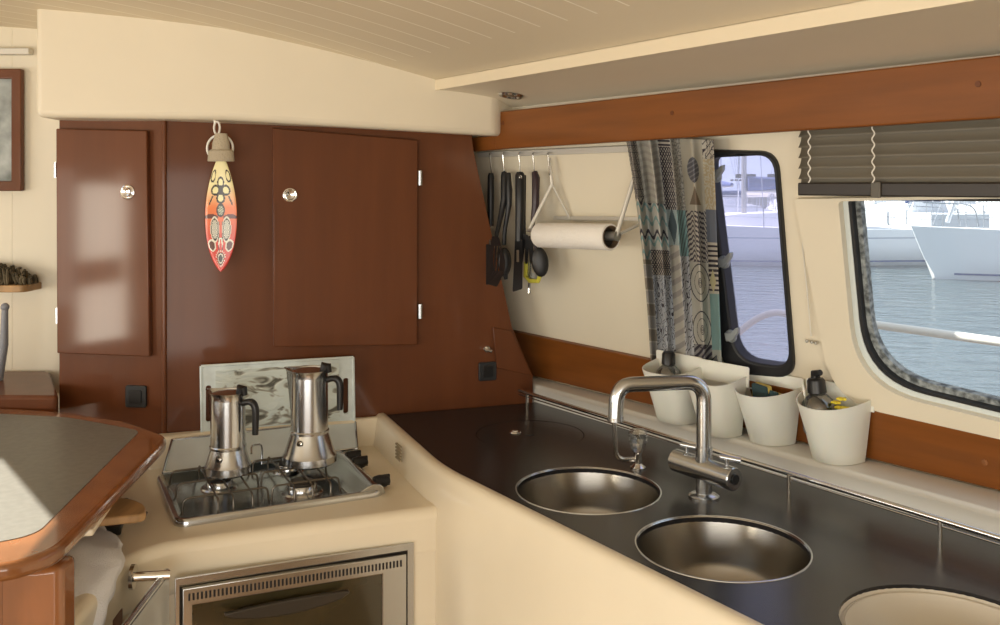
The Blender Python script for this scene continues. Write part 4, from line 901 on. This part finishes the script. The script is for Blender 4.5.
def sponge(lab, x, y, z, rz, ry, big):
    MM = M3 @ Matrix.Translation((x, y, z)) @ Matrix.Rotation(rz, 4, 'Z') @ Matrix.Rotation(ry, 4, 'Y'); t = thing('kitchen_sponge', lab, 'sponge', MM.translation)
    m = MB(MM); m.prism(rrect(-.02, -.028, .02, .028, .005), 0, .009*big, Matrix.Rotation(PI/2, 4, 'Y')); m.build('foam', SP1, t, bevel=.002)
    m = MB(MM); m.prism(rrect(-.02, -.028, .02, .028, .005), .009*big, .016*big, Matrix.Rotation(PI/2, 4, 'Y')); m.build('scourer', SP2, t, bevel=.002)
sponge('upright sponge with teal scourer in the rounded bin', .005, -.060, .128, 1.25+PI, .12, 1.3)
sponge('sponge lying tilted in front of the upright one in the rounded bin', .030, -.066, .114, 1.3+PI, -.30, 1.1)
sponge('narrow yellow sponge behind the upright one in the rounded bin', -.028, -.050, .118, 1.1, .1, .9)
# glove / flowers in bin 4
fl_ = thing('yellow_flowers', 'small bunch of yellow plastic flowers in the bin nearest large window', 'flowers', M4 @ Vector((.03, -.06, .08)))
for i, (x, y, z) in enumerate([(.020, -.066, .140), (.034, -.074, .132), (.028, -.056, .148), (.042, -.062, .130)]):
    m = MB(M4)
    for k in range(5): m.sphere((x+.007*math.cos(k*1.257), y+.007*math.sin(k*1.257), z), .0055, (1, 1, .6), seg=8)
    m.build('blossom', mat('yellow_petal', (.80, .66, .05), .6), fl_)
m = MB(M4)
for i in range(4): m.tube([(.030, -.064, .03), (.022+.006*i, -.066, .130)], .0018, 6)
m.sphere((.036, -.080, .124), .007, (1, 1, .5), seg=8); m.build('stem', mat('green_stem', (.06, .25, .05), .6), fl_)
m = MB(M4); m.tube([(-.040, -.070, .03), (-.058, -.066, .12), (-.066, -.066, .165)], .003, 8); tag(m.build('brush_handle', PLAST), 'thin white brush handle leaning in the bin nearest large window', 'brush')
# cable loop by curtain
m = MB(); m.tube([wp(707, 371, .03), wp(712, 360, .03), wp(716, 356, .03), wp(719, 363, .03), wp(712, 372, .03)], .0022, 6); tag(m.build('cable_loop', BLACK), 'small black cable loop on the ledge between curtain and small window', 'cable')

# ---------------------------------------------------------------- outside: water, our guard rail, yachts, shore
WZ = -1.0
wm = bpy.data.materials.new('harbour_water'); wm.use_nodes = True; nt = wm.node_tree; b = nt.nodes['Principled BSDF']; b.inputs['Base Color'].default_value = (.075, .105, .115, 1); b.inputs['Roughness'].default_value = .09; b.inputs['IOR'].default_value = 1.33
tc = nt.nodes.new('ShaderNodeTexCoord'); mp = nt.nodes.new('ShaderNodeMapping'); mp.inputs['Scale'].default_value = (.9, 1.6, 1); n1 = nt.nodes.new('ShaderNodeTexNoise'); n1.inputs['Scale'].default_value = 1.6; n1.inputs['Detail'].default_value = 4
bp = nt.nodes.new('ShaderNodeBump'); bp.inputs['Strength'].default_value = .55; bp.inputs['Distance'].default_value = .25
nt.links.new(tc.outputs['Object'], mp.inputs[0]); nt.links.new(mp.outputs[0], n1.inputs['Vector']); nt.links.new(n1.outputs['Fac'], bp.inputs['Height']); nt.links.new(bp.outputs[0], b.inputs['Normal'])
MB().prism([(-300, 4.6), (300, 4.6), (300, 260), (-300, 260)], WZ-.5, WZ).build('water', wm, kind='structure')
MB().prism([(5.2, -60), (300, -60), (300, 4.6), (5.2, 4.6)], WZ-.5, WZ).build('water', wm, kind='structure')
gr_ = thing('guard_rail', 'white tubular deck rail outside the windows', 'rail', ony(860, 400, 3.0))
pts = arc([ony(728, 372, 3.6), ony(731, 338, 3.6), ony(766, 311, 3.5), ony(856, 322, 3.05), ony(1000, 342, 2.62), ony(1250, 375, 2.1)], .12, 10)
MB().tube(pts, .013, 14).build('tube', mat('white_steel_tube', (.85, .83, .76), .25), gr_)
q = ony(1120, 358, 2.35); MB().tube([q, q-Vector((0, 0, .6))], .013, 10).build('stanchion', STEEL, gr_)
def yacht_proto():
    r = thing('sailing_yacht', 'white sailing yacht', 'yacht', (0, 0, 0)); Lh, bm_ = 11.0, 1.75
    def sec(x):
        t = (x+Lh/2)/Lh; w = bm_*(.80+.20*math.sin(PI*min(1, t*1.25)))*(1-max(0, (t-.45)/.55)**2.2) + .02; zd = 1.15+.30*t*t; return t, w, zd
    loops = []
    for k in range(25):
        x = -Lh/2+Lh*k/24; t, w, zd = sec(x); rake = .7*max(0, t-.8)/.2
        loops.append([Vector((x+rake*s_, y, z)) for y, z, s_ in ((-w*.55, -.3, 0), (-w*.93, .12, .1), (-w, .6, .5), (-w, zd, 1), (w, zd, 1), (w, .6, .5), (w*.93, .12, .1), (w*.55, -.3, 0))])
    m = MB(); m.loft(loops); m.build('hull', GEL, r, normals=True, sharp=50)
    for zz_, hh, mt in ((.13, .05, NAVY), (.88, .03, mat('grey_stripe', (.25, .3, .4), .5))):
        lp = []
        for k in range(24):
            x = -Lh/2+Lh*k/24; t, w, zd = sec(x); w = w*(.935+.065*(zz_-.12)/.48 if zz_ < .6 else 1)+.006; lp.append([Vector((x+.1*max(0, t-.8)/.2, y_, z_)) for y_, z_ in ((-w, zz_), (-w, zz_+hh), (w, zz_+hh), (w, zz_))])
        m = MB(); m.loft(lp); m.build('hull_stripe', mt, r, normals=True)
    m = MB(); m.loft([[Vector((x, -w, z0)), Vector((x, -w*.8, z1)), Vector((x, w*.8, z1)), Vector((x, w, z0))] for x, w, z0, z1 in ((-2.6, 1.0, 1.15, 1.7), (-1, 1.05, 1.18, 1.68), (1, .95, 1.25, 1.62), (2.6, .6, 1.3, 1.4))]); cr_ = m.build('coachroof', GEL, r, normals=True)
    for k in range(3): m = MB(); m.box((-1.9+1.1*k, -.965+.02*k, 1.45), (.7, .06, .14)); m.build('port_light', DARK, cr_, bevel=.02)
    MB().tube([(.6, 0, 1.3), (.6, 0, 15)], [.09, .07], 10).build('mast', ALU, r)
    MB().tube([(.6, 0, 2.35), (-3.6, 0, 2.45)], .06, 8).build('boom', ALU, r)
    m = MB(); m.tube([(.5, 0, 2.6), (-.5, 0, 2.62), (-3.4, 0, 2.55)], [.26, .2, .12], 10); m.build('sail_cover', NAVY, r)
    m = MB(); m.loft([[Vector((-2.6+a, -1.0, 1.6+b)), Vector((-2.6+a, 1.0, 1.6+b))] + [Vector((-2.6+a, 1.0, 1.65+b)), Vector((-2.6+a, -1.0, 1.65+b))] for a, b in ((0.6, .0), (.25, .42), (-.5, .5))]); m.build('spray_hood', NAVY, r, normals=True)
    m = MB()
    for p, q in (((.6, 0, 14.8), (5.6, 0, 1.5)), ((.6, 0, 14.8), (-5.4, 0, 1.2)), ((.6, 0, 14.8), (.4, -1.65, 1.2)), ((.6, 0, 14.8), (.4, 1.65, 1.2)), ((.6, 0, 8), (.4, -1.65, 1.2))): m.tube([p, q], .014, 5)
    m.build('rigging', STEEL, r)
    m = MB(); m.tube([(.6, -.9, 8.3), (.6, .9, 8.3)], .03, 6); m.tube([(5.2, 0, 1.55), (.62+.2, 0, 14)], .06, 6); m.build('furled_genoa', GEL, r)
    m = MB()
    for sgn in (-1, 1):
        prev = None
        for k in range(8):
            x = -5+1.35*k; t, w, zd = sec(x); p = Vector((x, sgn*w*.95, zd)); m.tube([p, p+Vector((0, 0, .62))], .015, 5)
            if prev is not None: m.tube([prev+Vector((0, 0, .6)), p+Vector((0, 0, .6))], .008, 4); m.tube([prev+Vector((0, 0, .3)), p+Vector((0, 0, .3))], .006, 4)
            prev = p
    m.tube(arc([(4.6, -.5, 1.45), (4.7, -.5, 2.05), (6.0, 0, 2.1), (4.7, .5, 2.05), (4.6, .5, 1.45)], .3, 5), .018, 6)
    m.tube(arc([(-5.4, -1.3, 1.2), (-5.4, -1.35, 1.85), (-5.4, 1.35, 1.85), (-5.4, 1.3, 1.2)], .2, 5), .018, 6)
    m.build('lifelines', STEEL, r)
    return r
proto = yacht_proto()
def copy_tree(o, parent=None):
    c = o.copy(); COL.objects.link(c)
    if parent: c.parent = parent
    for ch in list(o.children): copy_tree(ch, c)
    return c
YL = [ # px of midship, distance, heading, label, scale
 (1137, 25.5, PI, 'white yacht with pale hull filling the right of large window', 1.0),
 (762, 31, PI, 'white yacht whose stern ends left of the big hull, seen through both windows', 1.0),
 (700, 38.5, .03, 'white yacht with blue sail cover behind the nearest hull in small window', 1.1),
 (800, 50, 1.50, 'second-row yacht moored end-on, farthest left of that row in large window', 1.0),
 (905, 50, 1.62, 'second-row yacht moored end-on behind the gap between the two near hulls', 1.0),
 (1005, 50, 1.48, 'second-row yacht moored end-on behind the stern of the right hull', 1.0),
 (1110, 50, 1.55, 'second-row yacht moored end-on, rightmost and mostly past the frame', 1.0),
 (720, 66, 1.57, 'far-row yacht moored end-on, left in the small window', 1.0),
 (795, 66, 1.50, 'far-row yacht moored end-on, right in the small window', 1.0),
 (870, 66, 1.62, 'far-row yacht moored end-on, leftmost in the large window', 1.0),
 (945, 66, 1.53, 'far-row yacht moored end-on, middle of the large window', 1.0),
 (1020, 66, 1.60, 'far-row yacht moored end-on, right in the large window', 1.0)]
for i, (px, Y, a, lab, sc) in enumerate(YL):
    o = proto if i == 0 else copy_tree(proto)
    o.location = ((px-500)/F*Y, Y, WZ); o.rotation_euler = (0, 0, a); o.scale = (sc, sc, sc); tag(o, lab, 'yacht', 'moored yachts outside')
# quay and hills
MB().prism([(-40, 85), (220, 85), (220, 120), (-40, 120)], WZ-.4, WZ+1.4).build('quay', mat('pale_concrete', (.5, .48, .44), .8, noise_s=2, noise_amt=.2), kind='structure')
def hill(u, v):
    x = -60+420*u; y = 150+160*v; h_ = (14+9*noise.noise(Vector((u*5, 0, 2)))+5*noise.noise(Vector((u*17, 1, 2))))*math.sin(PI*min(1, v*1.3+.02))**.8; return Vector((x, y, WZ+max(0, h_)))
MB().sheet(90, 20, hill).build('hills', mat('hazed_hills', (.30, .36, .44), .9, noise_s=.15, noise_amt=.25), kind='structure')  # distance haze painted into the bluish-grey base colour
